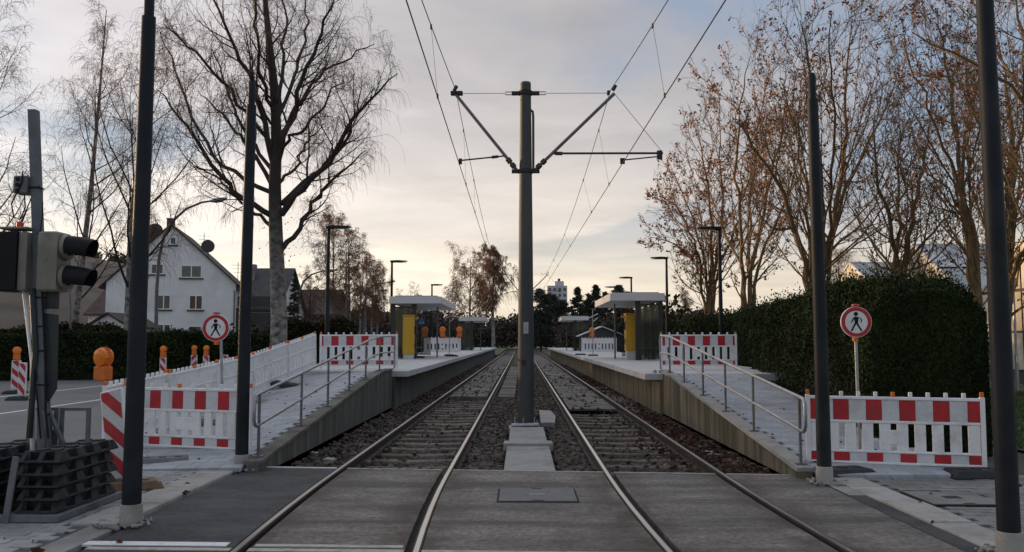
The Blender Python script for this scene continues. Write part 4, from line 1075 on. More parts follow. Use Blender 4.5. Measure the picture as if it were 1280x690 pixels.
def signal_head(cx, cz, face, nm):
    """two-lamp head, lamps looking along +x*face"""
    h = thing_part = MB(); h.box(cx - 0.10, cx + 0.10, -0.15, 0.13, cz - 0.31, cz + 0.31, 0.02)
    o = h.build(nm, M_BEIGE if face > 0 else M_BLACKP, ts)
    for s in (0.155, -0.155):
        mm = MB(); mm.lathe([(0.12, 0.0), (0.135, 0.012), (0.128, 0.05), (0.10, 0.055)], 24, (cx + face * 0.10 if face > 0 else cx - 0.155, -0.01, cz + s), 'x'); mm.build('lens_bezel', M_BEIGE if face > 0 else M_BLACKP, o, True)
        # open hood
        n, a0, a1 = 22, R(-35), R(215)
        mm = MB(); vs = []
        for L_, r in ((0.05, 0.125), (0.19, 0.122), (0.33, 0.112)):
            for k in range(n + 1):
                w = a0 + (a1 - a0) * k / n
                slope = (0.05 if L_ > 0.3 else 0.0) * (0.5 - 0.5 * math.sin(w))
                vs.append((cx + face * (0.10 + L_ - slope * 1.6), -0.01 + r * math.cos(w), cz + s + r * math.sin(w) - 0.012 * (L_ > 0.1) - 0.02 * (L_ > 0.3)))
        c = n + 1
        fs = [(i * c + k, i * c + k + 1, (i + 1) * c + k + 1, (i + 1) * c + k) for i in range(2) for k in range(n)]
        mm.add(vs, fs)
        inner = [(p[0], -0.01 + (p[1] + 0.01) * 0.95, cz + s + (p[2] - cz - s) * 0.95) for p in vs]
        mm.add(inner, [f[::-1] for f in fs]); mm.build('hood', M_BLACKP, o, True)
        mm = MB(); mm.lathe([(0.09, 0), (0.08, 0.008), (0.02, 0.02)], 20, (cx + face * 0.153, -0.01, cz + s), 'x'); mm.build('lens', M_BLACKP, o, True)
    mm = MB(); mm.box(cx - face * 0.14, cx - face * 0.101, -0.05, 0.05, cz + 0.16, cz + 0.22) if face < 0 else mm.box(cx - 0.15, cx - 0.101, -0.05, 0.05, cz + 0.16, cz + 0.22)
    if face > 0: mm.lathe([(0.018, -0.156), (0.018, -0.151)], 10, (cx - 0.02, 0, cz + 0.02), 'y')
    mm.build('mounting_bracket', M_GALV_DK, o)
    return o
zc = P(70, 328, TY)[2] - 0.02
signal_head(ax(zc) + 0.165, zc, 1, 'signal_head')
signal_head(ax(zc) - 0.255, zc, -1, 'signal_head')
m = MB(); m.box(ax(zc) - 0.15, ax(zc) - 0.065, -0.12, 0.11, zc - 0.31, zc + 0.31, 0.02); m.build('back_box', M_BEIGE, ts)
m = MB(); m.box(ax(zc) - 0.36, ax(zc) - 0.06, -0.14, 0.10, zc + 0.335, zc + 0.36, 0.01); m.build('mounting_plate', M_BEIGE, ts)
m = MB(); m.lathe([(0.035, 0), (0.035, 0.04), (0.02, 0.055)], 12, (ax(zc) - 0.19, -0.05, zc + 0.367)); m.build('red_cap', M_REDP, ts)
zd = P(33, 233, TY)[2] - 0.02
m = MB(); m.box(ax(zd) - 0.19, ax(zd) - 0.048, -0.09, 0.06, zd - 0.09, zd + 0.10, 0.012); det = m.build('detector', M_GALV_DK, ts)
for k in range(3):
    m = MB(); m.lathe([(0.022, -0.098), (0.022, -0.091)], 12, (ax(zd) - 0.145, 0, zd + 0.06 - 0.06 * k), 'y'); m.build('lens', M_BLACKP, det)
cp = [(ax(zd) - 0.05, -0.06, zd + 0.1), (ax(zd) - 0.09, -0.1, zd + 0.15), (ax(zd) - 0.1, -0.1, zd + 0.02), (ax(zd) - 0.2, -0.09, zd - 0.2), (ax(zd) - 0.17, -0.09, zd - 0.34), (ax(zd) - 0.10, -0.09, zd - 0.36), (ax(zd) - 0.055, -0.09, zd - 0.24), (ax(zd) - 0.07, -0.09, zd - 0.1)]
m = MB(); m.tube(cp, 0.007, 6); m.build('cable', M_BLACKP, ts, True)
cp = [(ax(zd) + 0.05, -0.05, zd), (ax(zd) + 0.10, -0.06, zd - 0.06), (ax(zd) + 0.11, -0.06, zd - 0.3), (ax(zd) + 0.09, -0.05, zd - 0.5), (ax(zd) + 0.06, -0.06, zc + 0.3)]
m = MB(); m.tube(cp, 0.006, 6); m.build('cable', M_BLACKP, ts, True)
m = MB(); m.tube([(ax(zc - .3) + 0.05, -0.055, zc - 0.3), (ax(1.5) + 0.06, -0.06, 1.5), (ax(1.0) + 0.05, -0.07, 1.0), (0.06, -0.1, 0.72)], 0.012, 6); m.tube([(ax(zc - .3) - 0.05, -0.055, zc - 0.3), (ax(1.7) - 0.07, -0.06, 1.7), (ax(1.1) - 0.03, -0.07, 1.1), (-0.02, -0.1, 0.72)], 0.010, 6); m.build('cable', M_BLACKP, ts, True)
# sheets and tubes strapped to the mast
m = MB(); m.prism([(ax(2) + 0.03, 1.12), (ax(2) + 0.10, 1.05), (ax(2) + 0.20, 1.22), (ax(2) + 0.185, 1.98), (ax(2) + 0.03, 2.0)][::-1], 0.025, 'y', -0.02); m.build('folded_sheet', M_DARKGREEN, ts)
m = MB(); m.prism([(ax(2) + 0.045, 2.04), (ax(2) + 0.165, 2.04), (ax(2) + 0.165, 2.26), (ax(2) + 0.05, 2.28)][::-1], 0.05, 'y', -0.01); m.box(ax(2) + 0.11, ax(2) + 0.145, -0.014, -0.011, 2.07, 2.11); m.build('control_box', M_DARKGREEN, ts)
m = MB(); m.tube([(-0.18, -0.03, 0.72), (-0.14, -0.05, 1.6), (-0.20, -0.05, 2.25)], 0.032, 8); m.build('tube', M_DARKGREEN, ts, True)
m = MB(); m.tube([(-0.17, 0.03, 0.55), (-0.21, 0.03, 1.5), (-0.33, 0.02, 2.28)], 0.026, 8); m.build('white_tube', M_WHITE, ts, True)
for z in (0.95, 1.25, 1.6, 1.85, 2.15, 3.3):
    m = MB(); m.box(ax(z) - 0.052, ax(z) + 0.052, -0.052, 0.052, z, z + 0.016); m.build('cable_tie', M_BLACKP, ts)
# ground frame carrying the ballast plates
m = MB()
fx0, fx1, fy0, fy1 = -0.72, 0.50, -0.66, 0.62
for a in ((fx0, fx1, fy0, fy0 + 0.06), (fx0, fx1, fy1 - 0.06, fy1), (fx0, fx0 + 0.06, fy0 + 0.062, fy1 - 0.062), (fx1 - 0.06, fx1, fy0 + 0.062, fy1 - 0.062)): m.box(a[0], a[1], a[2], a[3], 0.0, 0.07, 0.006)
m.build('ground_frame', M_GALV_DK, ts)
m = MB(); m.box(-0.03, 0.03, fy0 - 0.02, fy0 + 0.0, 0.0, 0.62); m.xf(Matrix.Rotation(R(7), 4, 'Y')); m.build('clamp_bar', M_GALV_DK, ts)
m = MB()
for x0, x1 in ((-0.28, 0.0), (0.06, 0.34)):
    for x in (x0, x1): m.box(x - 0.018, x + 0.018, 0.12, 0.155, 0.4, 0.98)
    m.box(x0 - 0.018, x1 + 0.018, 0.12, 0.155, 0.982, 1.015)
m.build('lifting_handle', M_GALV_DK, ts)
def plate_mesh():
    m = MB(); a, b_, h = 0.20, 0.58, 0.102
    m.box(-a, a, -b_, b_, 0, 0.022, 0.005)
    m.add([(-a * .66, -b_ * .78, .022), (a * .66, -b_ * .78, .022), (a * .66, b_ * .78, .022), (-a * .66, b_ * .78, .022), (-a * .74, -b_ * .86, h), (a * .74, -b_ * .86, h), (a * .74, b_ * .86, h), (-a * .74, b_ * .86, h)],
          [(4, 5, 6, 7), (0, 1, 5, 4), (1, 2, 6, 5), (2, 3, 7, 6), (3, 0, 4, 7)])
    for e in (-1, 1):                                 # sloped ribs on the short ends
        for x0, x1 in ((-a, -a * .74), (-a * .13, a * .13), (a * .74, a)):
            ys_ = (e * b_ * .99, e * b_ * .80)
            m.add([(x0, ys_[0], .022), (x1, ys_[0], .022), (x1, ys_[1], .022), (x0, ys_[1], .022), (x0 * .93, e * b_ * .86, h), (x1 * .93, e * b_ * .86, h), (x1 * .93, ys_[1], h), (x0 * .93, ys_[1], h)],
                  [(0, 1, 5, 4), (1, 2, 6, 5), (2, 3, 7, 6), (3, 0, 4, 7), (4, 5, 6, 7)])
    for e in (-1, 1):                                 # sloped ribs on the long sides
        for y0 in np.linspace(-b_ * .92, b_ * .66, 4):
            y1 = y0 + b_ * .26
            m.add([(e * a, y0, .022), (e * a, y1, .022), (e * a * .6, y1, .022), (e * a * .6, y0, .022), (e * a * .86, y0 + .02, h), (e * a * .86, y1 - .02, h), (e * a * .6, y1 - .02, h), (e * a * .6, y0 + .02, h)],
                  [(0, 1, 5, 4), (1, 2, 6, 5), (2, 3, 7, 6), (3, 0, 4, 7), (4, 5, 6, 7)])
    return m.mesh('body', M_BLACK)
PM = plate_mesh()
gm = MB(); gm.box(-0.045, 0.045, -0.06, 0.06, 0.1025, 0.1165, 0.004)
GM = gm.mesh('grip_pad', M_BLACK)
ordn = ['bottom', 'second from the bottom', 'middle', 'second from the top', 'topmost']
for sx, nm in ((0.245, 'right'), (-0.42, 'left')):
    for k in range(5):
        t = thing('ballast_plate', '%s black rubber plate in the %s stack under the traffic signal' % (ordn[k], nm), 'rubber plate', (TX + sx + rng.normal(0, 0.008), TY - 0.03 + rng.normal(0, 0.012), 0.092 + 0.1175 * k), (0, 0, rng.normal(0, 0.02)), 'stacked black rubber plates')
        link('body', PM, t)
        if k == 4:
            for gx in (-0.07, 0.07):
                for gy in (-0.4, -0.13, 0.13, 0.4): link('grip_pad', GM, t, (gx, gy, 0))
# ================================================================== MANHOLES
def manhole(label, x0, x1, y0, y1, z, mt, slit):
    t = thing('manhole_cover', label, 'manhole cover', ((x0 + x1) / 2, (y0 + y1) / 2, z), (0, 0, 0), 'square manhole covers')
    a, b_ = (x1 - x0) / 2, (y1 - y0) / 2
    m = MB(); m.box(-a - 0.022, a + 0.022, -b_ - 0.022, b_ + 0.022, -0.05, 0.002); m.build('frame', M_GROOVE, t)
    m = MB(); m.box(-a, a, -b_, b_, 0.0022, 0.012, 0.004); m.build('lid', mt, t)
    m = MB(); m.box(-0.09, 0.09, -0.07, 0.07, 0.0122, 0.0145); m.build('plate', M_GALV_DK if slit else M_GROOVE, t)
    for s in (-1, 1):
        m = MB(); m.box(-0.06, 0.06, s * (b_ - 0.02) - 0.015, s * (b_ - 0.02) + 0.015, 0.0122, 0.0148); m.build('lifting_slot', M_GROOVE, t)
manhole('square concrete manhole cover in the asphalt between the two tracks', -0.25, 0.60, 9.30, 10.08, 0.0, M_MANHOLE, True)
manhole('square manhole cover set in the right pavement in front of the barrier', 4.34, 5.08, 9.12, 9.88, 0.010, M_PAVER_R, False)

# ================================================================== STREET LAMPS
def platform_lamp(label, x, y, top, sgn):
    """slim post with a flat blade head pointing over the platform; sgn = direction of the head in x"""
    t = thing('platform_lamp', label, 'street lamp', (x, y, PLZ - 0.02), group='flat-headed platform lamps')
    h = top - PLZ
    m = MB(); m.tube([(0, 0, 0), (0, 0, h * 0.35), (0, 0, h - 0.05)], [0.085, 0.08, 0.055], 14); m.build('post', M_POLE, t, True)
    m = MB(); m.lathe([(0.12, 0), (0.12, 0.03), (0.09, 0.06)], 14); m.build('foot_ring', M_POLE, t)
    m = MB(); m.prism([(-0.07 * sgn, h - 0.10), (-0.07 * sgn, h + 0.0), (0.30 * sgn, h + 0.02), (0.80 * sgn, h - 0.01), (0.80 * sgn, h - 0.045), (0.07 * sgn, h - 0.10)], 0.26, 'y', -0.13)
    hd = m.build('lamp_head', M_POLE, t)
    m = MB(); a = sorted((0.25 * sgn, 0.74 * sgn)); m.box(a[0], a[1], -0.1, 0.1, h - 0.102, h - 0.09); m.build('diffuser', M_GALV, hd)
for px, py, s, lab in ((411, 281, 1, 'tall flat-headed lamp behind the barrier at the left ramp head'), (490, 325, 1, 'flat-headed lamp at the near end of the left shelter'), (540, 355, 1, 'flat-headed lamp at the far end of the left shelter'),
                       (899, 283, -1, 'tall flat-headed lamp behind the barrier at the right ramp head'), (833, 321, -1, 'flat-headed lamp with rusty-lit post beside the right shelter'), (789, 346, -1, 'flat-headed lamp rising behind the right shelter roof'), (769, 358, -1, 'farthest flat-headed lamp above the right shelter roof')):
    D = (5.95 - H) * F / (426 - py)
    platform_lamp(lab, P(px, py, D)[0], D, 5.95, s)
def curved_lamp(label, base, pts, r=0.07):
    t = thing('curved_street_lamp', label, 'street lamp', base, group='old curved street lamps')
    q = [(p[0] - base[0], p[1] - base[1], p[2] - base[2]) for p in pts]
    rr = [r * (1 - 0.55 * k / (len(q) - 1)) for k in range(len(q))]
    m = MB(); m.tube(q, rr, 10); m.build('post', M_GALV_DK, t, True)
    d = np.array(q[-1]) - np.array(q[-2]); d /= np.linalg.norm(d); e = np.array(q[-1])
    m = MB(); m.tube([e, e + d * 0.25, e + d * 0.75, e + d * 0.95], [0.05, 0.12, 0.11, 0.04], 10); h = m.build('lamp_head', M_GALV, t, True)
    m = MB(); m.tube([e + d * 0.3 - np.array([0, 0, 0.06]), e + d * 0.7 - np.array([0, 0, 0.06])], 0.09, 8); m.build('lamp_glass', M_PANE, h)
def cl(pxs, D, label, r):
    pts = [P(x, y, D) for x, y in pxs]
    b0 = (pts[0][0], pts[0][1], -0.05); curved_lamp(label, b0, [b0] + pts, r)
cl([(195, 420), (196, 360), (199, 320), (205, 295), (216, 276), (233, 261), (252, 253), (262, 251.5)], 45.0, 'tall curved lamp in front of the white house', 0.11)
cl([(371, 420), (373, 370), (379, 352), (390, 343), (402, 339), (408, 338.5)], 75.0, 'small curved lamp left of the first flat-headed platform lamp', 0.12)
cl([(454, 420), (456, 375), (463, 360), (472, 355), (484, 353)], 95.0, 'faint curved lamp among the far birches', 0.12)
cl([(88, 430), (88, 385), (87, 366), (88, 362)], 40.0, 'thin straight lamp behind the traffic signal', 0.06)
# ================================================================== SHELTERS AND MACHINES
def shelter(label, xa, xb, y0, y1, front_col, sgn):
    """roof slab on dark posts, glazed back and side walls; xa track side, xb back"""
    t = thing('platform_shelter', label, 'shelter', ((xa + xb) / 2, y0, PLZ), group='platform shelters')
    cx = (xa + xb) / 2
    x0, x1 = sorted((xa - cx, xb - cx)); D = y1 - y0
    m = MB(); m.box(x0, x1, 0, D, 2.48, 2.80, 0.015); rf = m.build('roof', M_ROOFW, t)
    m = MB(); m.box(x0 + 0.2, x1 - 0.2, 0.3, D - 0.3, 2.802, 2.85); m.build('roof_upstand', M_GALV_DK, rf)
    bx = xb - cx - sgn * 0.12; fx = xa - cx + sgn * 0.55
    for yy in np.linspace(0.5, D - 0.5, 4):
        m = MB(); m.box(bx - 0.09, bx + 0.09, yy - 0.07, yy + 0.07, 0, 2.478); m.build('post', M_FRAME, t)
    m = MB(); m.box(fx - 0.035, fx + 0.035, D * 0.45, D * 0.45 + 0.07, 0, 2.478); m.build('post', M_GALV_DK, t)
    wx = bx - sgn * 0.95
    m = MB(); m.box(wx - 0.11, wx + 0.11, 0.42, 0.58, 0, 2.478); m.build('post', M_FRAME, t)
    ysb = np.linspace(0.5, D - 0.5, 4)
    for a, c in zip(ysb, ysb[1:]):
        m = MB(); m.box(bx - 0.008, bx + 0.008, a + 0.06, c - 0.06, 0.12, 2.3); pn = m.build('glass_pane', M_GLASSD, t)
        m = MB(); m.box(bx - 0.03, bx + 0.03, a + 0.055, c - 0.055, 2.302, 2.36); m.build('pane_rail', M_FRAME, pn)
        m = MB(); m.box(bx - 0.03, bx + 0.03, a + 0.055, c - 0.055, 0.06, 0.118); m.build('pane_rail', M_FRAME, pn)
    for yy in (0.5, D - 0.5):
        a, c = sorted((wx + sgn * 0.065, bx - sgn * 0.065))
        m = MB(); m.box(a, c, yy - 0.008, yy + 0.008, 0.12, 2.3); pn = m.build('glass_pane', M_GLASSD, t)
        m = MB(); m.box(a, c, yy - 0.03, yy + 0.03, 2.302, 2.36); m.build('pane_rail', M_FRAME, pn)
        m = MB(); m.box(a, c, yy - 0.03, yy + 0.03, 0.06, 0.118); m.build('pane_rail', M_FRAME, pn)
    a, c = sorted((bx - sgn * 0.12, bx - sgn * 0.5))
    m = MB(); m.box(a, c, 1.2, D - 1.2, 0.44, 0.48); m.box(a + .1, a + .15, 1.4, 1.45, 0, .438); m.box(a + .1, a + .15, D - 1.45, D - 1.4, 0, .438); m.build('bench', M_FRAME, t)
    return t
shelter('near left platform shelter with flat white roof and yellow machine', -3.62, -5.95, 38.0, 46.8, 0, -1)
shelter('near right platform shelter with flat white roof and yellow machine', 3.70, 5.98, 35.4, 42.8, 0, 1)
shelter('far left platform shelter, small white roof at the platform end', -3.05, -5.3, 71.5, 78.0, 0, -1)
shelter('far right platform shelter, small white roof at the platform end', 3.25, 5.45, 69.0, 75.0, 0, 1)
def machine(label, x, y, w, d, z0, z1, sgn):
    t = thing('ticket_machine', label, 'ticket machine', (x, y, PLZ), group='yellow ticket machines')
    m = MB(); m.box(-w / 2 + 0.03, w / 2 - 0.03, -d / 2 + 0.03, d / 2 - 0.03, 0, z0 - 0.002); m.build('plinth', M_CONC_PALE, t)
    m = MB(); m.box(-w / 2, w / 2, -d / 2, d / 2, z0, z1, 0.02); b_ = m.build('cabinet', M_YELLOW, t)
    m = MB(); m.box(-w / 2 - 0.02, w / 2 + 0.02, -d / 2 - 0.04, d / 2 + 0.04, z1 + 0.002, z1 + 0.05, 0.01); m.build('cap', M_YELLOW, t)
    m = MB(); a = -sgn * (w / 2 + 0.004); m.box(*sorted((a, a - sgn * 0.01)), -d * 0.3, d * 0.3, z0 + 0.9, z0 + 1.25); m.build('screen', M_PANE, b_)
    m = MB(); m.box(*sorted((a, a - sgn * 0.012)), -d * 0.25, d * 0.25, z0 + 0.3, z0 + 0.5); m.build('ticket_tray', M_FRAME, b_)
    m = MB(); m.box(*sorted((a, a - sgn * 0.16)), d * 0.1, d * 0.16, z1 - 0.14, z1 - 0.04); m.build('validator', M_YELLOW, b_)
p = P(511, 440, 38.1)
machine('yellow ticket machine under the left shelter', -5.07, 38.25, 0.50, 0.5, 0.2, 1.92, -1)
machine('yellow ticket machine under the right shelter', 4.82, 36.9, 0.66, 0.6, 0.38, 1.95, 1)
# blue sign, small posts, feet on the platforms
t = thing('blue_sign', 'small blue pedestrian-crossing sign on the left platform', 'sign', (*P(527, 440, 50)[:2], PLZ), group=None)
m = MB(); m.tube([(0, 0, 0), (0, 0, 2.3)], 0.03, 8); m.build('post', M_GALV_DK, t)
m = MB(); m.box(-0.23, 0.23, -0.05, -0.035, 1.75, 2.2); pl = m.build('panel', M_BLUE, t)
m = MB(); m.prism([(0, 2.15), (-0.17, 1.81), (0.17, 1.81)], 0.003, 'y', -0.054); m.build('white_triangle', M_FOIL, pl)
m = MB()
for q in man(0.75): m.prism([(a, c + 1.93) for a, c in q], 0.002, 'y', -0.057)
m.build('pictogram', M_BLACKP, pl)
t = thing('blue_sign', 'small blue sign left of the hero lamp by the far road', 'sign', (*P(364, 420, 60)[:2], -0.05)); t['label'] = 'small blue sign on a thin post right of the big birch trunk'
m = MB(); m.tube([(0, 0, 0), (0, 0, 3.2)], 0.035, 8); m.build('post', M_GALV_DK, t)
m = MB(); m.box(-0.25, 0.25, -0.05, -0.036, 2.5, 3.0); pl = m.build('panel', M_BLUE, t)
m = MB(); m.prism([(0, 2.95), (-0.18, 2.58), (0.18, 2.58)], 0.003, 'y', -0.054); m.build('white_triangle', M_FOIL, pl)
for x, y, lab in ((-3.95, 46.5, 'thin temporary post with crossed arms on the left platform'), (3.85, 46.0, 'thin temporary post with crossed arms on the right platform')):
    t = thing('temporary_post', lab, 'post', (x, y, PLZ), group='temporary posts on the platforms')
    m = MB(); m.box(-0.02, 0.02, -0.02, 0.02, 0.10, 2.55); m.build('pole', M_GALV, t)
    m = MB(); m.tube([(-0.28, -0.03, 2.0), (0.3, -0.03, 2.28)], 0.025, 6); m.tube([(0.02, -0.03, 1.85), (0.26, -0.03, 2.05)], 0.025, 6); m.build('cross_arm', M_FOIL, t)
    foot('black rubber foot under the ' + lab, (x, y, PLZ), 0.0, s=0.7)
for x, y, lab in ((-3.6, 44.0, 'black rubber foot lying at the left platform edge'), (3.35, 48.5, 'black rubber foot lying at the right platform edge'), (-4.9, 40.2, 'black rubber foot under the left shelter post')):
    foot(lab, (x, y, PLZ), 0.0, s=0.8)
for k, dx in enumerate((0, 0.16, 0.30)):
    m = MB(); m.lathe([(0.02, -0.1), (0.045, -0.09), (0.045, 0.09), (0.02, 0.1)], 12, (0, 0, 0), 'y'); o = m.build('concrete_spacer', M_KERB, None, True)
    o.location = (3.35 + dx, 21.5, PLZ + 0.045); o.rotation_euler = (0, 0, 0.2 * k); tag(o, ['left', 'middle', 'right'][k] + ' one of three small concrete rolls on the right platform corner', 'concrete roll', 'small concrete rolls')
# small white-edged hut and far bits
hx_, hy_ = P(753, 430, 66)[0], 66.0
t = thing('hut', 'low hut with white gable edge behind the right platform barrier', 'hut', (hx_, hy_, 0))
m = MB(); m.prism([(-1.6, 0), (1.6, 0), (1.6, 2.1), (0, 2.75), (-1.6, 2.1)], 3.0, 'y', 0.1); m.build('wall', M_SLATE, t)
for s in (-1, 1):
    m = MB(); m.prism([(s * 1.85, 2.06), (0, 2.80), (0, 2.88), (s * 1.85, 2.13)][::s], 3.4, 'y', -0.1); m.build('roof', M_ROOFW, t)

# ================================================================== HOUSES
def window(par, xc, zc, w, h, y, panes=2, mt=None, sill=True):
    mt = mt or M_PANE
    m = MB(); f = 0.09
    m.box(xc - w / 2, xc + w / 2, y - 0.05, y - 0.003, zc - h / 2, zc - h / 2 + f); m.box(xc - w / 2, xc + w / 2, y - 0.05, y - 0.003, zc + h / 2 - f, zc + h / 2)
    xs_ = np.linspace(xc - w / 2, xc + w / 2 - f, panes + 1)
    for xx in xs_: m.box(xx, xx + f, y - 0.048, y - 0.003, zc - h / 2 + f + 0.001, zc + h / 2 - f - 0.001)
    o = m.build('window', M_WFRAME, par)
    for a, c in zip(xs_, xs_[1:]):
        m = MB(); m.box(a + f + 0.001, c - 0.001, y - 0.02, y - 0.003, zc - h / 2 + f + 0.001, zc + h / 2 - f - 0.001); m.build('pane', mt, o)
    if sill:
        m = MB(); m.box(xc - w / 2 - 0.15, xc + w / 2 + 0.15, y - 0.14, y - 0.003, zc - h / 2 - 0.12, zc - h / 2 - 0.005); m.build('sill', M_SLATE, o)
    return o
def house(label, x0, x1, y0, depth, eave, ridge, wallm, roofm, apex=None, over=0.6):
    cx = (x0 + x1) / 2 if apex is None else apex
    t = thing('house', label, 'house', (cx, y0, -0.06), group=None)
    a, b_ = x0 - cx, x1 - cx
    m = MB(); m.prism([(a, 0), (b_, 0), (b_, eave), (0, ridge), (a, eave)], depth, 'y', 0); w = m.build('wall', wallm, t)
    for s, e in ((-1, a), (1, b_)):
        k = (ridge - eave) / abs(e); ex = e + s * over; ez = eave - over * k
        pl_ = [(0, ridge + 0.02), (ex, ez + 0.02), (ex, ez + 0.15), (0, ridge + 0.17)]
        m = MB(); m.prism(pl_ if s < 0 else pl_[::-1], depth + 0.5, 'y', -0.25); m.build('roof', roofm, t)
    return t
HD = 76.0
hx0, hx1, hap = P(137, 400, HD)[0], P(290, 400, HD)[0], P(214, 280, HD)[0]
ez, rz_ = P(137, 353, HD)[2], P(214, 281, HD)[2]
hs = house('white gabled house with dark tiled roof behind the left hedge', hx0, hx1, HD, 11, ez, rz_, M_RENDER, M_TILE, hap)
hs.rotation_euler = (0, 0, R(12))
def hw(px0, py0, px1, py1, panes=2, mt=None, sill=True):
    a, c = P(px0, py0, HD), P(px1, py1, HD)
    return window(hs, (a[0] + c[0]) / 2 - hap, (a[2] + c[2]) / 2 + 0.06, abs(c[0] - a[0]), abs(a[2] - c[2]), 0, panes, mt, sill)
hw(225.5, 331, 250, 347, 2, M_CURTAIN); hw(190.5, 330, 205, 343, 1); hw(175, 330, 186, 345, 1)
hw(197, 368.5, 213, 387, 2); hw(235, 368.5, 251, 387, 2, M_CURTAIN_R); hw(212.5, 296, 220, 306, 1); hw(234, 407, 250, 417, 1, sill=False); hw(197, 405, 213, 418, 2, sill=False)
ch = MB(); cp = P(212, 272, HD); ch.box(-0.62, 0.0, 1.2, 1.9, rz_ - 0.6, rz_ + 0.75); c_ = ch.build('chimney', M_BRICK, hs)
ch = MB(); ch.box(-0.68, 0.06, 1.14, 1.96, rz_ + 0.752, rz_ + 0.85); ch.build('chimney_cap', M_CONC, c_)
def dish(px, py, lab, r=0.5):
    c = P(px, py, HD); lx, lz = c[0] - hap, c[2] + 0.06
    m = MB(); m.lathe([(r, 0.0), (r * 0.92, 0.06), (r * 0.6, 0.15), (r * 0.2, 0.2)], 24, (0, 0, 0), 'y')
    m.xf(Matrix.Translation((lx, 1.5, lz)) @ Matrix.Rotation(R(12), 4, 'Z')); o = m.build('satellite_dish', M_DISH, hs, True)
    m = MB(); sgn = 1 if lx > 0 else -1
    m.tube([(lx, 1.75, lz), (lx + 0.0, 1.78, lz - 1.6)], 0.05, 8); m.build('dish_mast', M_GALV_DK, o)
dish(191.5, 285.5, '', 0.62); dish(188, 299.5, '', 0.66); dish(254.5, 304.5, '', 0.60)
def antenna(px, py0, py1, D, par, hapx, lab):
    a, c = P(px, py0, D), P(px, py1, D)
    m = MB(); m.tube([(a[0] - hapx, 2.5, c[2]), (a[0] - hapx, 2.5, a[2])], 0.03, 6)
    for k in range(3): m.tube([(a[0] - hapx - 0.6 + 0.1 * k, 2.5, a[2] - 0.3 - 0.35 * k), (a[0] - hapx + 0.6 - 0.1 * k, 2.5, a[2] - 0.3 - 0.35 * k)], 0.018, 5)
    m.build('antenna', M_GALV_DK, par)
antenna(248, 285, 312, HD, hs, hap, ''); antenna(290, 322, 345, HD, hs, hap, '')
m = MB(); m.tube([(hx1 - hap - 0.1, -0.1, 0), (hx1 - hap - 0.1, -0.1, ez - 0.6)], 0.06, 6); m.build('downpipe', M_GALV_DK, hs)
# balcony block on the right flank
m = MB(); m.box(hx1 - hap + 0.02, hx1 - hap + 3.2, 0.6, 6, 4.6, 4.85); m.box(hx1 - hap + 0.02, hx1 - hap + 3.2, 0.55, 0.65, 2.1, 4.4); m.build('balcony', M_SLATE, hs)
m = MB(); m.box(hx1 - hap + 0.1, hx1 - hap + 3.1, 0.6, 0.68, 4.9, 5.9); m.build('balcony_rail', M_SLATE, hs)
# dark roofed neighbour to the right, ridge across
def cross_house(label, px0, px1, py_ridge, py_eave, py_base, D, depth, wallm, roofm, nwin=2):
    x0, x1 = P(px0, 400, D)[0], P(px1, 400, D)[0]
    zr, ze = P(px0, py_ridge, D + depth / 2)[2], P(px0, py_eave, D)[2]
    t = thing('house', label, 'house', ((x0 + x1) / 2, D, -0.06), group=None)
    w = (x1 - x0) / 2
    m = MB(); m.prism([(0, 0), (depth, 0), (depth, ze), (depth / 2, zr), (0, ze)], 2 * w, 'x', -w); m.build('wall', wallm, t)
    for s in (0, 1):
        ya, yb = (-0.5, depth / 2) if s == 0 else (depth + 0.5, depth / 2)
        k = (zr - ze) / (depth / 2); z_ = ze - 0.5 * k
        m = MB(); m.add([(-w - 0.4, ya, z_ + 0.02), (w + 0.4, ya, z_ + 0.02), (w + 0.4, yb, zr + 0.02), (-w - 0.4, yb, zr + 0.02), (-w - 0.4, ya, z_ + 0.22), (w + 0.4, ya, z_ + 0.22), (w + 0.4, yb, zr + 0.22), (-w - 0.4, yb, zr + 0.22)],
                        [(3, 2, 1, 0), (4, 5, 6, 7), (0, 1, 5, 4), (1, 2, 6, 5), (2, 3, 7, 6), (3, 0, 4, 7)])
        m.build('roof', roofm, t)
    for k in range(nwin):
        window(t, -w + (k + 0.5) * 2 * w / nwin, ze * 0.62, 1.0, 1.2, 0, 2)
    return t
nh = cross_house('dark roofed white house right of the white gabled house', 297, 346, 337, 384, 415, 90, 11, M_RENDER, M_SLATE, 1)
m = MB(); m.box(-2.3, -1.5, 3.6, 4.4, 6, P(300, 330, 94)[2]); m.build('chimney', M_GALV_DK, nh)
cross_house('red roofed house low behind the traffic signal', 110, 140, 357, 391, 400, 105, 12, M_RENDER, M_TILER, 3)
sh = house('small white shed with dark gable roof left of the white house', P(112, 400, 62)[0], P(158, 400, 62)[0], 62, 5, P(120, 406, 62)[2], P(133, 392, 62)[2], M_RENDER, M_TILE, None, 0.35)
cross_house('long dark building behind the small conifer and far birches', 345, 412, 363, 392, 420, 135, 16, M_SLATE, M_TILE, 4)
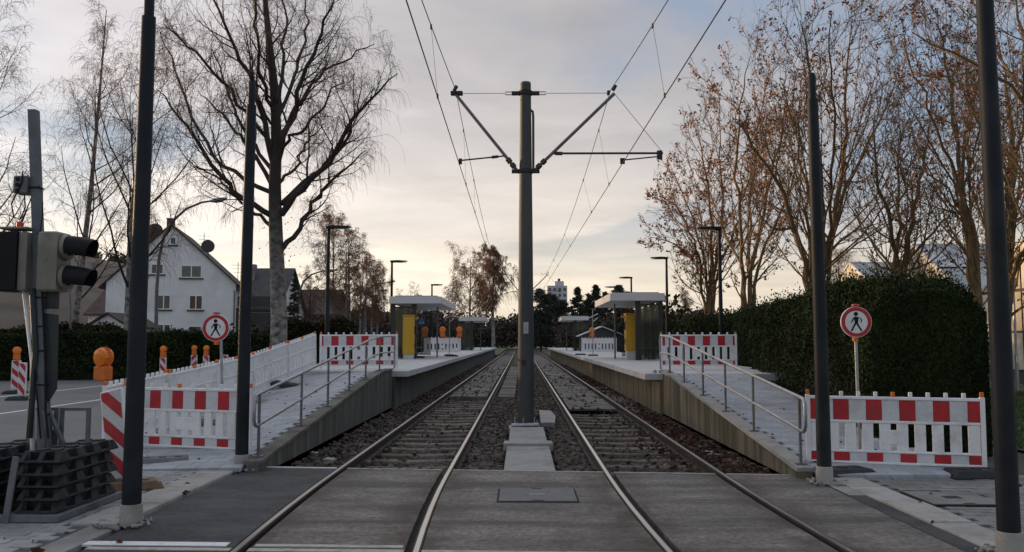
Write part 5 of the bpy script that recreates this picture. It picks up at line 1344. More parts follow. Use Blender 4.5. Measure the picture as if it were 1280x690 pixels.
# tower block on the horizon
tx0, tx1 = P(684, 360, 420)[0], P(709, 360, 420)[0]; tz = P(690, 357, 420)[2]
t = thing('tower_block', 'pale high-rise block on the horizon above the dark pines', 'building', ((tx0 + tx1) / 2, 420, 0))
m = MB(); w = (tx1 - tx0) / 2; m.box(-w, w, 0, 14, 0, tz); m.build('wall', M_FARB, t)
m = MB(); m.box(-0.2 * w, 0.7 * w, 3, 10, tz + 0.002, tz + 2.4); m.build('penthouse', M_FARB, t)
m = MB(); m.box(0.1 * w, 0.35 * w, 4, 6, tz + 2.41, tz + 3.8); m.build('roof_mast', M_SLATE, t)
for k in range(7):
    for i in range(4):
        xw = -w * 0.75 + i * w * 0.5
        m = MB(); m.box(xw - 0.7, xw + 0.7, -0.06, -0.01, tz - 2.6 - 2.9 * k, tz - 1.2 - 2.9 * k); m.build('window', M_PANE, t)

# ================================================================== GREENHOUSES
def greenhouse(label, x0, x1, yc, half, eave, ridge, nstrip):
    t = thing('greenhouse', label, 'greenhouse', (x0, yc, -0.06), group='greenhouses behind the right hedge')
    L = x1 - x0
    m = MB(); m.prism([(-half, 0), (half, 0), (half, eave - 0.05), (0, ridge - 0.06), (-half, eave - 0.05)], L - 0.06, 'x', 0.03); m.build('frame', M_SLATE, t)  # solid dark core, painted as the shaded inside behind the panes
    st = L / nstrip
    for s in (-1, 1):
        for k in range(nstrip):
            a, c = k * st + 0.07, (k + 1) * st - 0.07
            for q0, q1 in ((0.02, 0.48), (0.52, 0.98)):
                ya, za = s * half * (1 - q0), eave + (ridge - eave) * q0
                yb, zb = s * half * (1 - q1), eave + (ridge - eave) * q1
                tl = rng.normal(0, 0.01)
                m = MB(); m.quad((a, ya, za + 0.05 + tl), (c, ya, za + 0.05 - tl), (c, yb, zb + 0.05 - tl), (a, yb, zb + 0.05 + tl)); m.build('roof_pane', M_GHGLASS, t)
        for k in range(nstrip + 1):
            m = MB(); m.tube([(k * st, s * half, eave + 0.06), (k * st, 0, ridge + 0.06)], 0.06, 4); m.build('glazing_bar', M_GHBAR, t)
        nw = nstrip
        for k in range(nw):
            m = MB(); m.box(k * st + 0.08, (k + 1) * st - 0.08, *sorted((s * (half + 0.01), s * (half + 0.03))), 0.6, eave - 0.1); m.build('wall_pane', M_GHGLASS, t)
    n = 9
    for k in range(n):
        ya, yb = -half + 2 * half * k / n + 0.05, -half + 2 * half * (k + 1) / n - 0.05
        zf = lambda y: eave + (ridge - eave) * (1 - abs(y) / half) - 0.1
        levels = [0.6, eave * 0.55, eave - 0.1]
        for z0_, z1_ in zip(levels, levels[1:]):
            m = MB(); m.box(-0.03, -0.01, ya, yb, z0_ + 0.04, z1_ - 0.04); m.build('gable_pane', M_GHGABLE, t)
        pts = [(ya, eave - 0.02), (yb, eave - 0.02), (yb, max(zf(yb), eave))]
        if ya < 0 < yb: pts.append((0, zf(0)))
        pts.append((ya, max(zf(ya), eave)))
        m = MB(); m.prism(pts, 0.02, 'x', -0.03); m.build('gable_pane', M_GHGABLE, t)
    m = MB(); m.tube([(-0.03, -half, eave), (-0.03, 0, ridge)], 0.07, 4); m.tube([(-0.03, half, eave), (-0.03, 0, ridge)], 0.07, 4); m.tube([(0, 0, ridge + 0.03), (L, 0, ridge + 0.03)], 0.08, 4); m.build('ridge_bar', M_GHBAR, t)
    return t
greenhouse('greenhouse with warm lit gable rising in the middle above the hedge', 21.3, 39, 46.0, 5.0, 4.0, 6.95, 16)
greenhouse('farther greenhouse peeking over the hedge left of the middle one', 23.6, 42, 61.0, 5.5, 4.6, 7.35, 16)
greenhouse('tall greenhouse with lit glazed gable at the right picture edge', 20.0, 38, 32.6, 4.4, 3.9, 6.5, 14)
# sign post on the lawn by the path
t = thing('lamp_post', 'thin grey post with small box head on the lawn at the right edge', 'post', (*P(1271, 460, 30)[:2], -0.03))
m = MB(); m.tube([(0, 0, 0), (0, 0, 1.3)], 0.065, 10); m.tube([(0, 0, 1.3), (0, 0, 3.7)], 0.042, 10); m.build('shaft', M_GALV, t, True)
m = MB(); m.box(-0.13, 0.13, -0.08, 0.08, 3.65, 3.95, 0.02); m.build('head', M_GALV_DK, t)
m = MB(); m.box(-0.05, 0.05, -0.08, -0.07, 1.0, 1.25); m.build('notice', M_FOIL, t)

# ================================================================== VEGETATION
def norm(v): return v / (np.linalg.norm(v, axis=-1, keepdims=True) + 1e-9)
def grow(st, di, ln, ra, nseg, wig, trop, rg, tip=0.25):
    """vectorised branches: returns points (N,nseg+1,3), radii"""
    N = len(st); pts = np.empty((N, nseg + 1, 3)); pts[:, 0] = st; d = di.copy()
    for k in range(nseg):
        d = norm(d + rg.normal(0, wig, (N, 3)) + np.array([0, 0, 1.0]) * (trop * (k + 1) / nseg))
        pts[:, k + 1] = pts[:, k] + d * (ln / nseg)[:, None]
    rad = ra[:, None] * (1 - (1 - tip) * np.linspace(0, 1, nseg + 1)[None] ** 0.9)
    return pts, rad
def sprout(pts, rad, ln, k, t0, t1, ang, asd, lr, rr, rg, falloff=0.5, lsd=0.25):
    """k children on each branch"""
    N, S, _ = pts.shape
    t = t0 + (t1 - t0) * ((np.arange(k)[None] + rg.random((N, k))) / k)
    f = t * (S - 1); i = np.minimum(f.astype(int), S - 2); w = (f - i)[..., None]
    n_ = np.arange(N)[:, None]
    p = pts[n_, i] * (1 - w) + pts[n_, i + 1] * w
    r = rad[n_, i] * (1 - w[..., 0]) + rad[n_, i + 1] * w[..., 0]
    tg = norm(pts[n_, i + 1] - pts[n_, i])
    rv = norm(np.cross(tg, rg.normal(0, 1, (N, k, 3))))
    a = np.clip(rg.normal(ang, asd, (N, k)), 0.1, 1.7)[..., None]
    d = norm(tg * np.cos(a) + rv * np.sin(a))
    L = ln[:, None] * lr * (1 - falloff * t) * np.clip(rg.normal(1, lsd, (N, k)), 0.35, 1.8)
    R_ = np.minimum(r * rr, r * 0.9)
    return p.reshape(-1, 3), d.reshape(-1, 3), L.ravel(), R_.ravel()
def tubes(pts, rad, sides):
    N, S, _ = pts.shape
    t = np.empty_like(pts); t[:, 1:-1] = pts[:, 2:] - pts[:, :-2]; t[:, 0] = pts[:, 1] - pts[:, 0]; t[:, -1] = pts[:, -1] - pts[:, -2]
    t = norm(t); ref = np.where(np.abs(t[:, :1, 2:3]) > 0.9, np.array([1.0, 0, 0]), np.array([0, 0, 1.0]))
    a = norm(np.cross(t, np.broadcast_to(ref, t.shape))); b = np.cross(t, a)
    w = np.arange(sides) * 2 * math.pi / sides
    v = pts[:, :, None] + rad[:, :, None, None] * (a[:, :, None] * np.cos(w)[:, None] + b[:, :, None] * np.sin(w)[:, None])
    v = v.reshape(-1, 3)
    n_ = np.arange(N)[:, None, None] * S * sides; s_ = np.arange(S - 1)[None, :, None] * sides; k = np.arange(sides)[None, None]
    k2 = (k + 1) % sides
    f = np.stack([n_ + s_ + k, n_ + s_ + k2, n_ + s_ + sides + k2, n_ + s_ + sides + k], -1).reshape(-1, 4)
    return v, f
def merge(parts):
    V, Fc, o = [], [], 0
    for v, f in parts: V.append(v); Fc.append(f + o); o += len(v)
    return np.concatenate(V), np.concatenate(Fc)
def leaves(pos, size, rg, flat=0.0):
    n = len(pos)
    a = norm(rg.normal(0, 1, (n, 3)) * np.array([1, 1, 1 - flat])); b = norm(np.cross(a, rg.normal(0, 1, (n, 3)) * np.array([1, 1, 1 - flat]) + 1e-4))
    s = size * (0.6 + 0.8 * rg.random(n))[:, None]
    v = np.stack([pos - a * s, pos - b * s * 0.55, pos + a * s, pos + b * s * 0.55], 1).reshape(-1, 3)
    return v, np.arange(4 * n).reshape(-1, 4)
def mk_tree(name, label, cat, base, group, trunk, limbs, crown, mats, leaf=None):
    t = thing(name, label, cat, base, group=group)
    off = np.array(base)
    for nm, parts, mt in (('trunk', trunk, mats[0]), ('limbs', limbs, mats[1]), ('crown', crown, mats[2])):
        if not parts: continue
        v, f = merge(parts); link(nm, mesh_np(nm, v - off, [f], mt, True), t)
    if leaf is not None:
        v, f = leaf; link('leaves', mesh_np('leaves', v - off, [f], M_DRYLEAF), t)
    return t
def one(pts, r0, r1, n=24, power=0.8):
    """smooth polyline resampled through given points with taper"""
    p = np.array(pts, float); d = np.r_[0, np.cumsum(np.linalg.norm(np.diff(p, axis=0), axis=1))]
    s = np.linspace(0, d[-1], n)
    q = np.stack([np.interp(s, d, p[:, k]) for k in range(3)], -1)
    for _ in range(3): q[1:-1] = 0.5 * q[1:-1] + 0.25 * (q[:-2] + q[2:])
    r = r1 + (r0 - r1) * (1 - np.linspace(0, 1, n)) ** power
    return q[None], r[None], np.array([d[-1]])

def birch(label, base, height, r0, seed, lean=(0, 0), nl=16, nb=9, nt=9, nf=5, spread=0.36, droop=-0.5, crown0=0.25, up=0.9, mats=None, group='birches left of the tracks', fine=0.006, limbang=0.75):
    rg = np.random.default_rng(seed)
    base = np.array(base, float)
    top = base + np.array([lean[0], lean[1], height])
    mid = (base + top) / 2 + np.array([rg.normal(0, height * 0.012), rg.normal(0, height * 0.012), 0])
    T = one([base, base + (mid - base) * 0.5, mid, (mid + top) / 2 + rg.normal(0, height * 0.008, 3), top], r0, 0.02, 26, 0.9)
    p1 = sprout(T[0], T[1], T[2], nl, crown0, 0.97, limbang, 0.14, spread, 0.36, rg, 0.55)
    A = grow(*p1, 9, 0.08, 0.22 * up, rg)
    p2 = sprout(A[0], A[1], p1[2], nb, 0.2, 0.98, 0.65, 0.2, 0.48, 0.55, rg, 0.5)
    B = grow(*p2, 6, 0.16, 0.05, rg)
    p3 = sprout(B[0], B[1], p2[2], nt, 0.15, 1.0, 0.65, 0.25, 0.55, 0.6, rg, 0.3)
    p3 = (p3[0], p3[1], np.maximum(p3[2], 0.25), np.maximum(p3[3], fine * 1.3))
    Cc = grow(*p3, 5, 0.16, droop * 0.6, rg)
    p4 = sprout(Cc[0], Cc[1], p3[2], nf, 0.2, 1.0, 0.6, 0.3, 0.75, 0.7, rg, 0.2)
    p4 = (p4[0], p4[1], np.maximum(p4[2], 0.3), np.full(len(p4[3]), fine))
    Dd = grow(*p4, 4, 0.12, droop * 1.3, rg)
    mats = mats or (M_BIRCH, M_LIMB, M_TWIG)
    return mk_tree('birch_tree', label, 'tree', tuple(base), group, [tubes(T[0], T[1], 12)], [tubes(A[0], A[1], 6), tubes(B[0], B[1], 4)], [tubes(Cc[0], Cc[1], 3), tubes(Dd[0], np.maximum(Dd[1], fine * 0.6), 3)], mats)

# --- the big birch, its main limbs following the photograph
def hero():
    rg = np.random.default_rng(21); D = 38.0
    base = P(348, 432, D); base = np.array([base[0], D, -0.06])
    def L(pxs, dd): return [P(x, y, D + dd * k / (len(pxs) - 1)) for k, (x, y) in enumerate(pxs)]
    T = one([base] + L([(349, 400), (347, 345), (345, 300), (344, 262), (343, 225), (346, 180), (344, 120), (335, 40), (325, -70)], 0), 0.40, 0.04, 40, 0.75)
    cut = 24
    tr = [tubes(T[0][:, :cut], T[1][:, :cut], 14)]
    spec = [([(352, 312), (368, 290), (383, 270), (398, 250), (402, 238), (425, 215), (442, 200), (457, 188)], 2.5, 0.13),
            ([(352, 268), (372, 240), (398, 218), (418, 190), (440, 150), (470, 115), (497, 92)], -3.0, 0.16),
            ([(352, 255), (388, 222), (425, 192), (445, 150), (452, 110)], 3.5, 0.13),
            ([(348, 200), (362, 150), (380, 95), (400, 45), (424, -20)], -2, 0.15),
            ([(347, 175), (370, 140), (395, 95), (430, 75), (468, 55)], 4, 0.11),
            ([(340, 270), (322, 262), (292, 237), (268, 208), (248, 175), (222, 138), (196, 112)], -2.5, 0.14),
            ([(338, 282), (305, 255), (279, 230), (264, 214)], 3, 0.09),
            ([(340, 232), (318, 190), (300, 168), (272, 138), (250, 118)], 2, 0.11),
            ([(338, 240), (296, 224), (262, 190), (238, 150), (220, 90), (200, 40)], 3.5, 0.11),
            ([(342, 205), (325, 140), (312, 95), (292, 55), (268, 10), (255, -40)], -3, 0.15),
            ([(345, 165), (352, 110), (356, 50), (352, -40)], 3, 0.11),
            ([(344, 145), (325, 90), (318, 30), (322, -50)], -4, 0.10),
            ([(347, 190), (375, 165), (392, 150), (415, 110), (430, 100)], -5, 0.08),
            ([(348, 230), (372, 205), (383, 175), (405, 155)], 5, 0.08),
            ([(342, 215), (310, 175), (286, 120), (275, 80), (262, 60)], 6, 0.10),
            ([(346, 150), (372, 90), (385, 40), (380, -30)], 6, 0.10),
            ([(344, 185), (300, 130), (255, 75), (225, 45), (205, 30)], -6, 0.10)]
    A, LN = [], []
    for px, dd, r in spec:
        q, rr, ln = one(L(px, dd), r * 1.0, 0.018, 16, 0.8)
        q[0, 2:-1] += rg.normal(0, 0.07, (13, 3)); A.append((q, rr)); LN.append(ln[0])
    Ap = np.concatenate([a[0] for a in A]); Ar = np.concatenate([a[1] for a in A]); Al = np.array(LN)
    p2 = sprout(Ap, Ar, Al, 15, 0.18, 0.98, 0.55, 0.2, 0.36, 0.42, rg, 0.55)
    B = grow(*p2, 8, 0.11, 0.22, rg)
    p2b = sprout(T[0], T[1], T[2] * 0.5, 16, 0.5, 0.98, 0.7, 0.2, 0.4, 0.3, rg, 0.6)
    B2 = grow(*p2b, 8, 0.11, 0.25, rg)
    Bp, Br, Bl = np.concatenate([B[0], B2[0]]), np.concatenate([B[1], B2[1]]), np.concatenate([p2[2], p2b[2]])
    p3 = sprout(Bp, Br, Bl, 8, 0.12, 1.0, 0.65, 0.25, 0.5, 0.55, rg, 0.3); p3 = (p3[0], p3[1], np.maximum(p3[2], 0.35), np.maximum(p3[3], 0.0085))
    C_ = grow(*p3, 6, 0.18, -0.18, rg)
    p4 = sprout(C_[0], C_[1], p3[2], 4, 0.2, 1.0, 0.6, 0.3, 0.85, 0.7, rg, 0.2); p4 = (p4[0], p4[1], np.clip(p4[2], 0.4, 1.7), np.full(len(p4[3]), 0.0056))
    D_ = grow(*p4, 6, 0.10, -1.1, rg)
    # clinging dead leaves low on the trunk
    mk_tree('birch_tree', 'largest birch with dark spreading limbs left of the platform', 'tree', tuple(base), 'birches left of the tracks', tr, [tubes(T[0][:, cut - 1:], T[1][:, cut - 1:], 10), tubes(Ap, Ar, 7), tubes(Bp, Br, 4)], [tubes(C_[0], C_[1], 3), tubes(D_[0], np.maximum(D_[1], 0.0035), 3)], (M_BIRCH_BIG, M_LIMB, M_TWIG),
            leaves(np.stack([rg.normal(base[0], 0.6, 110), rg.normal(D, 0.5, 110), rg.uniform(4.5, 8.5, 110)], -1), 0.05, rg))
hero()
def bx(px, D): return (P(px, 420, D)[0], D, -0.06)
birch('slim straight birch behind the traffic signal', bx(88, 46), 20.3, 0.20, 3, lean=(1.3, 0), nl=24, nb=6, nt=7, nf=3, spread=0.24, crown0=0.18, limbang=0.7)
birch('weeping birch with ivied white trunk left of the white house', bx(161, 44), 16.2, 0.28, 15, lean=(0.6, 0), nl=20, nb=8, nt=8, nf=4, spread=0.42, droop=-0.8, crown0=0.26, limbang=0.55, mats=(M_BIRCH, M_LIMB, M_TWIG_RED))
birch('birch cut off by the left picture edge', bx(-38, 40), 16.5, 0.24, 8, lean=(0.4, 0), nl=16, nb=7, nt=7, nf=3, spread=0.42, crown0=0.2, limbang=0.75)
# far row of white stems
rowx = [(404, 72, 12.4), (418, 78, 13.2), (430, 74, 10.6), (438, 80, 12.5), (450, 84, 10.8), (458, 88, 10.2), (465, 92, 9.8), (472, 95, 9.6), (480, 102, 9.2)]
ordl = ['first', 'second', 'third', 'fourth', 'fifth', 'sixth', 'seventh', 'eighth', 'ninth']
for i, (px, D, h) in enumerate(rowx):
    birch('%s white-stemmed birch from the left in the row behind the left platform' % ordl[i], bx(px, D), h, 0.14, 30 + i, lean=(rng.normal(0, 0.2), 0), nl=18, nb=6, nt=7, nf=3, spread=0.30, droop=-0.5, crown0=0.25, mats=(M_BIRCH, M_TWIG_RED, M_TWIG_RED), group='far row of white-stemmed birches', fine=0.012, limbang=0.55)
birch('pale weeping birch at the far end of the left platform', bx(588, 112), 12.8, 0.2, 51, nl=22, nb=7, nt=8, nf=4, spread=0.45, droop=-0.9, crown0=0.2, mats=(M_BIRCH, M_LIMB, M_TWIG_RED), group='weeping birches at the platform end', fine=0.014, limbang=0.8)
birch('russet dense weeping birch at the far end of the left platform', bx(617, 104), 12.2, 0.26, 52, nl=26, nb=9, nt=9, nf=5, spread=0.36, droop=-1.2, crown0=0.35, mats=(M_BIRCH, M_LIMB, M_TWIG_RED), group='weeping birches at the platform end', fine=0.017, limbang=0.85)
birch('leafless tree behind the far left shelter', bx(560, 125), 9.5, 0.15, 53, nl=16, nb=6, nt=7, nf=3, spread=0.4, droop=-0.4, mats=(M_LIMB, M_LIMB, M_TWIG), group='far bare trees', fine=0.014)
for i, (px, D, h) in enumerate(((520, 130, 8.5), (505, 135, 8.0), (388, 95, 8.5), (790, 120, 7.0), (858, 95, 6.5), (1050, 75, 9.0))):
    birch(['thin bare tree above the left shelter roof', 'bare tree left of the left shelter roof', 'bare tree beside the small conifer', 'bare bush right of the far lamps', 'bare bush above the left end of the right hedge', 'bare tree beside the far greenhouse'][i], bx(px, D), h, 0.13, 60 + i, nl=16, nb=6, nt=7, nf=3, spread=0.42, droop=-0.3, crown0=0.12, mats=(M_LIMB, M_TWIG_RED, M_TWIG_RED), group='far bare trees', fine=0.012, limbang=0.6)

# --- maples behind the right hedge
def maple(label, base, height, r0, seed, stems=3, spread=0.45, nl=12, nb=7, nt=7, nf=3, lean=(0, 0), nleaf=1500, ang0=0.38, crown0=0.3, lowfork=0.12, fine=0.0075, leafsize=0.055):
    rg = np.random.default_rng(seed); base = np.array(base, float)
    trunk = one([base, base + np.array([lean[0] * .1, lean[1] * .1, height * lowfork])], r0, r0 * 0.85, 6)
    S_p, S_r, S_l = [], [], []
    for k in range(stems):
        w = 2 * math.pi * (k + rg.random() * 0.5) / stems
        out = height * ang0 * (0.5 + 0.7 * rg.random()) * (0.25 if k == 0 else 1)
        h = height * (0.82 + 0.2 * rg.random())
        b0 = base + np.array([lean[0] * .1, lean[1] * .1, height * lowfork * (0.5 + 0.5 * rg.random())])
        tp = base + np.array([lean[0] + out * math.cos(w), lean[1] + out * math.sin(w), h])
        m1 = b0 + (tp - b0) * 0.35 + np.array([math.cos(w), math.sin(w), 0]) * out * 0.12 + rg.normal(0, 0.12, 3)
        q, rr, ln = one([b0, m1, b0 + (tp - b0) * 0.7 + rg.normal(0, 0.2, 3), tp], r0 * (0.62 if k == 0 else 0.46), 0.012, 18, 0.9)
        S_p.append(q); S_r.append(rr); S_l.append(ln[0])
    Sp, Sr, Sl = np.concatenate(S_p), np.concatenate(S_r), np.array(S_l)
    p1 = sprout(Sp, Sr, Sl, nl, crown0, 0.97, 0.72, 0.2, spread, 0.5, rg, 0.5)
    A = grow(*p1, 8, 0.09, 0.22, rg)
    p2 = sprout(A[0], A[1], p1[2], nb, 0.2, 0.98, 0.6, 0.18, 0.42, 0.55, rg, 0.4)
    B = grow(*p2, 6, 0.13, 0.18, rg)
    p3 = sprout(B[0], B[1], p2[2], nt, 0.15, 1.0, 0.6, 0.2, 0.45, 0.6, rg, 0.3); p3 = (p3[0], p3[1], np.clip(p3[2], 0.2, 1.0), np.maximum(p3[3], fine))
    C_ = grow(*p3, 4, 0.14, 0.12, rg)
    p4 = sprout(C_[0], C_[1], p3[2], nf, 0.3, 1.0, 0.55, 0.2, 0.6, 0.7, rg, 0.2); p4 = (p4[0], p4[1], np.clip(p4[2], 0.12, 0.5), np.full(len(p4[3]), fine * 0.75))
    D_ = grow(*p4, 3, 0.12, 0.1, rg)
    # clusters of withered leaves at some twig ends
    pick = rg.choice(len(D_[0]), min(nleaf // 5, len(D_[0])), replace=False)
    ends = np.repeat(D_[0][pick, -1], 5, axis=0) + rg.normal(0, 0.055, (len(pick) * 5, 3))
    return mk_tree('maple_tree', label, 'tree', tuple(base), 'bare maples behind the right hedge', [tubes(trunk[0], trunk[1], 10)], [tubes(Sp, Sr, 8), tubes(A[0], A[1], 5), tubes(B[0], B[1], 4)], [tubes(C_[0], C_[1], 3), tubes(D_[0], D_[1], 3)], (M_MAPLE, M_MAPLE, M_MTWIG), leaves(ends, leafsize, rg))

def maple_px(label, D, base_px, r0, seed, limbs, nleaf, leafsize=0.055, fine=0.0085, n2=12, n3=7, n4=4, n5=2, l2=0.42):
    """maple whose main limbs follow drawn lines (photo pixels, depth spread), finer wood grown from them"""
    rg = np.random.default_rng(seed)
    b = P(base_px, 400, D); base = np.array([b[0], D, -0.06])
    A = []
    for px, dd, r in limbs:
        pts = [P(x, y, D + dd * k / (len(px) - 1)) for k, (x, y) in enumerate(px)]
        q, rr, ln = one([base + np.array([0, 0, 0.3]), (base * 0.5 + np.array(pts[0]) * 0.5)] + pts, r, 0.014, 20, 0.85)
        q[0, 3:-1] += rg.normal(0, 0.05, (16, 3)); A.append((q, rr, ln[0]))
    Ap, Ar, Al = np.concatenate([a[0] for a in A]), np.concatenate([a[1] for a in A]), np.array([a[2] for a in A])
    T = one([base, base + np.array([0, 0, 0.6])], r0, r0 * 0.8, 5)
    p2 = sprout(Ap, Ar, Al, n2, 0.26, 0.98, 0.66, 0.2, l2, 0.5, rg, 0.62)
    B = grow(*p2, 8, 0.10, 0.20, rg)
    p3 = sprout(B[0], B[1], p2[2], n3, 0.15, 0.98, 0.60, 0.2, 0.44, 0.55, rg, 0.4); p3 = (p3[0], p3[1], np.maximum(p3[2], 0.3), np.maximum(p3[3], fine * 1.2))
    C_ = grow(*p3, 5, 0.11, 0.16, rg)
    p4 = sprout(C_[0], C_[1], p3[2], n4, 0.2, 1.0, 0.6, 0.2, 0.5, 0.65, rg, 0.3); p4 = (p4[0], p4[1], np.clip(p4[2], 0.18, 0.9), np.full(len(p4[3]), fine))
    D_ = grow(*p4, 4, 0.12, 0.1, rg)
    p5 = sprout(D_[0], D_[1], p4[2], n5, 0.3, 1.0, 0.55, 0.2, 0.6, 0.7, rg, 0.2); p5 = (p5[0], p5[1], np.clip(p5[2], 0.12, 0.4), np.full(len(p5[3]), fine * 0.75))
    E_ = grow(*p5, 3, 0.1, 0.1, rg)
    # withered leaves hang in bunches from some twigs
    k = nleaf // 4; pick = rg.choice(len(D_[0]), min(k, len(D_[0])), replace=False)
    ends = np.repeat(D_[0][pick, -1], 4, axis=0) + rg.normal(0, 1, (len(pick) * 4, 3)) * np.array([0.06, 0.06, 0.06]) - np.array([0, 0, 0.03])
    return mk_tree('maple_tree', label, 'tree', tuple(base), 'bare maples behind the right hedge', [tubes(T[0], T[1], 10)], [tubes(Ap, Ar, 8), tubes(B[0], B[1], 5), tubes(C_[0], C_[1], 4)], [tubes(D_[0], D_[1], 3), tubes(E_[0], E_[1], 3)], (M_MAPLE, M_MAPLE, M_MTWIG), leaves(ends, leafsize, rg))
maple_px('farthest maple of the row, its crown reaching towards the overhead line', 43.0, 885, 0.22, 101, [
    ([(876, 325), (862, 285), (842, 255), (822, 238)], -3, 0.10), ([(884, 335), (872, 290), (852, 240), (838, 205)], 3, 0.10), ([(888, 330), (893, 290), (886, 235), (876, 185), (872, 150)], -2, 0.12),
    ([(892, 330), (906, 285), (904, 230), (898, 175), (900, 135)], 3, 0.11), ([(884, 340), (856, 310), (830, 300), (812, 296)], 1, 0.07), ([(895, 335), (922, 290), (930, 240), (926, 190)], -4, 0.10)], 3200, 0.072, 0.012, l2=0.36)
maple_px('second farthest maple, bushy with many stems behind the hedge', 37.0, 938, 0.24, 102, [
    ([(925, 330), (927, 285), (918, 225), (922, 165), (934, 100), (938, 70)], -2, 0.12), ([(938, 335), (950, 290), (960, 240), (972, 190), (982, 140), (988, 95)], 2, 0.13),
    ([(930, 335), (905, 290), (890, 245), (868, 210)], 4, 0.10), ([(945, 335), (968, 285), (990, 230), (1002, 170), (998, 120)], -4, 0.10), ([(935, 330), (938, 270), (945, 200), (950, 140), (962, 80)], 5, 0.10)], 3000, 0.066, 0.011, n2=10, l2=0.33)
maple_px('tall maple with two curving stems behind the dark pole at the right ramp', 30.0, 1016, 0.24, 103, [
    ([(1006, 325), (992, 280), (980, 245), (960, 205), (938, 175), (918, 150)], -2, 0.15), ([(1022, 335), (1035, 300), (1049, 250), (1055, 200), (1056, 150), (1060, 90), (1064, 30)], 1, 0.15),
    ([(1030, 310), (1030, 270), (1024, 225), (1021, 165), (1016, 110), (1006, 55), (1000, 25)], -3, 0.11), ([(1040, 285), (1060, 225), (1085, 180), (1110, 125), (1130, 75)], 3, 0.10),
    ([(1012, 300), (1010, 240), (1000, 190), (985, 140), (975, 100)], 4, 0.09), ([(1036, 290), (1040, 220), (1042, 140), (1036, 60), (1040, 15)], -4, 0.09)], 3000, 0.058, 0.0095, n2=13)
maple_px('low dark forked maple in front of the greenhouse roofs', 26.5, 1122, 0.22, 104, [
    ([(1122, 325), (1110, 285), (1100, 240), (1090, 190), (1094, 140)], -2, 0.12), ([(1130, 318), (1140, 270), (1150, 220), (1160, 175), (1164, 130)], 2, 0.12),
    ([(1114, 332), (1086, 300), (1068, 272), (1058, 245)], 2, 0.07), ([(1130, 325), (1162, 297), (1186, 270), (1198, 252)], -2, 0.08), ([(1122, 320), (1124, 260), (1122, 200), (1128, 150)], 3, 0.09)], 900, 0.05, 0.0085, n2=11)
maple_px('maple with a leaning stem left of the right-edge pole', 24.0, 1224, 0.2, 105, [
    ([(1222, 320), (1215, 280), (1205, 235), (1199, 185), (1190, 125), (1178, 60), (1172, 10)], 1, 0.115), ([(1206, 240), (1180, 190), (1160, 140), (1150, 90), (1128, 50)], -2, 0.08),
    ([(1200, 190), (1215, 130), (1225, 70), (1228, 10)], 2, 0.08), ([(1214, 275), (1185, 235), (1150, 205), (1120, 195)], 2, 0.06)], 2300, 0.05, 0.0078)
maple_px('maple with a thick trunk beside the right picture edge', 28.0, 1254, 0.30, 106, [
    ([(1252, 345), (1257, 285), (1265, 220), (1268, 165), (1256, 100), (1246, 45)], 1, 0.20), ([(1258, 350), (1275, 320), (1295, 290), (1310, 240)], -2, 0.15),
    ([(1262, 240), (1235, 185), (1215, 140), (1208, 80)], -3, 0.09), ([(1268, 190), (1290, 130), (1300, 70), (1295, 10)], 3, 0.10)], 1900, 0.052, 0.0085)
maple_px('maple half cut off by the right picture edge, branches reaching left', 20.0, 1330, 0.24, 107, [
    ([(1325, 250), (1300, 160), (1270, 110), (1225, 80), (1180, 62), (1140, 40)], -1, 0.11), ([(1330, 240), (1310, 120), (1285, 50), (1262, -20)], 2, 0.13),
    ([(1318, 270), (1280, 215), (1235, 165), (1190, 145)], 2, 0.09), ([(1335, 250), (1345, 120), (1340, 0)], 0, 0.14), ([(1300, 150), (1262, 90), (1230, 40), (1200, 10)], 3, 0.07)], 2200, 0.046, 0.0072)
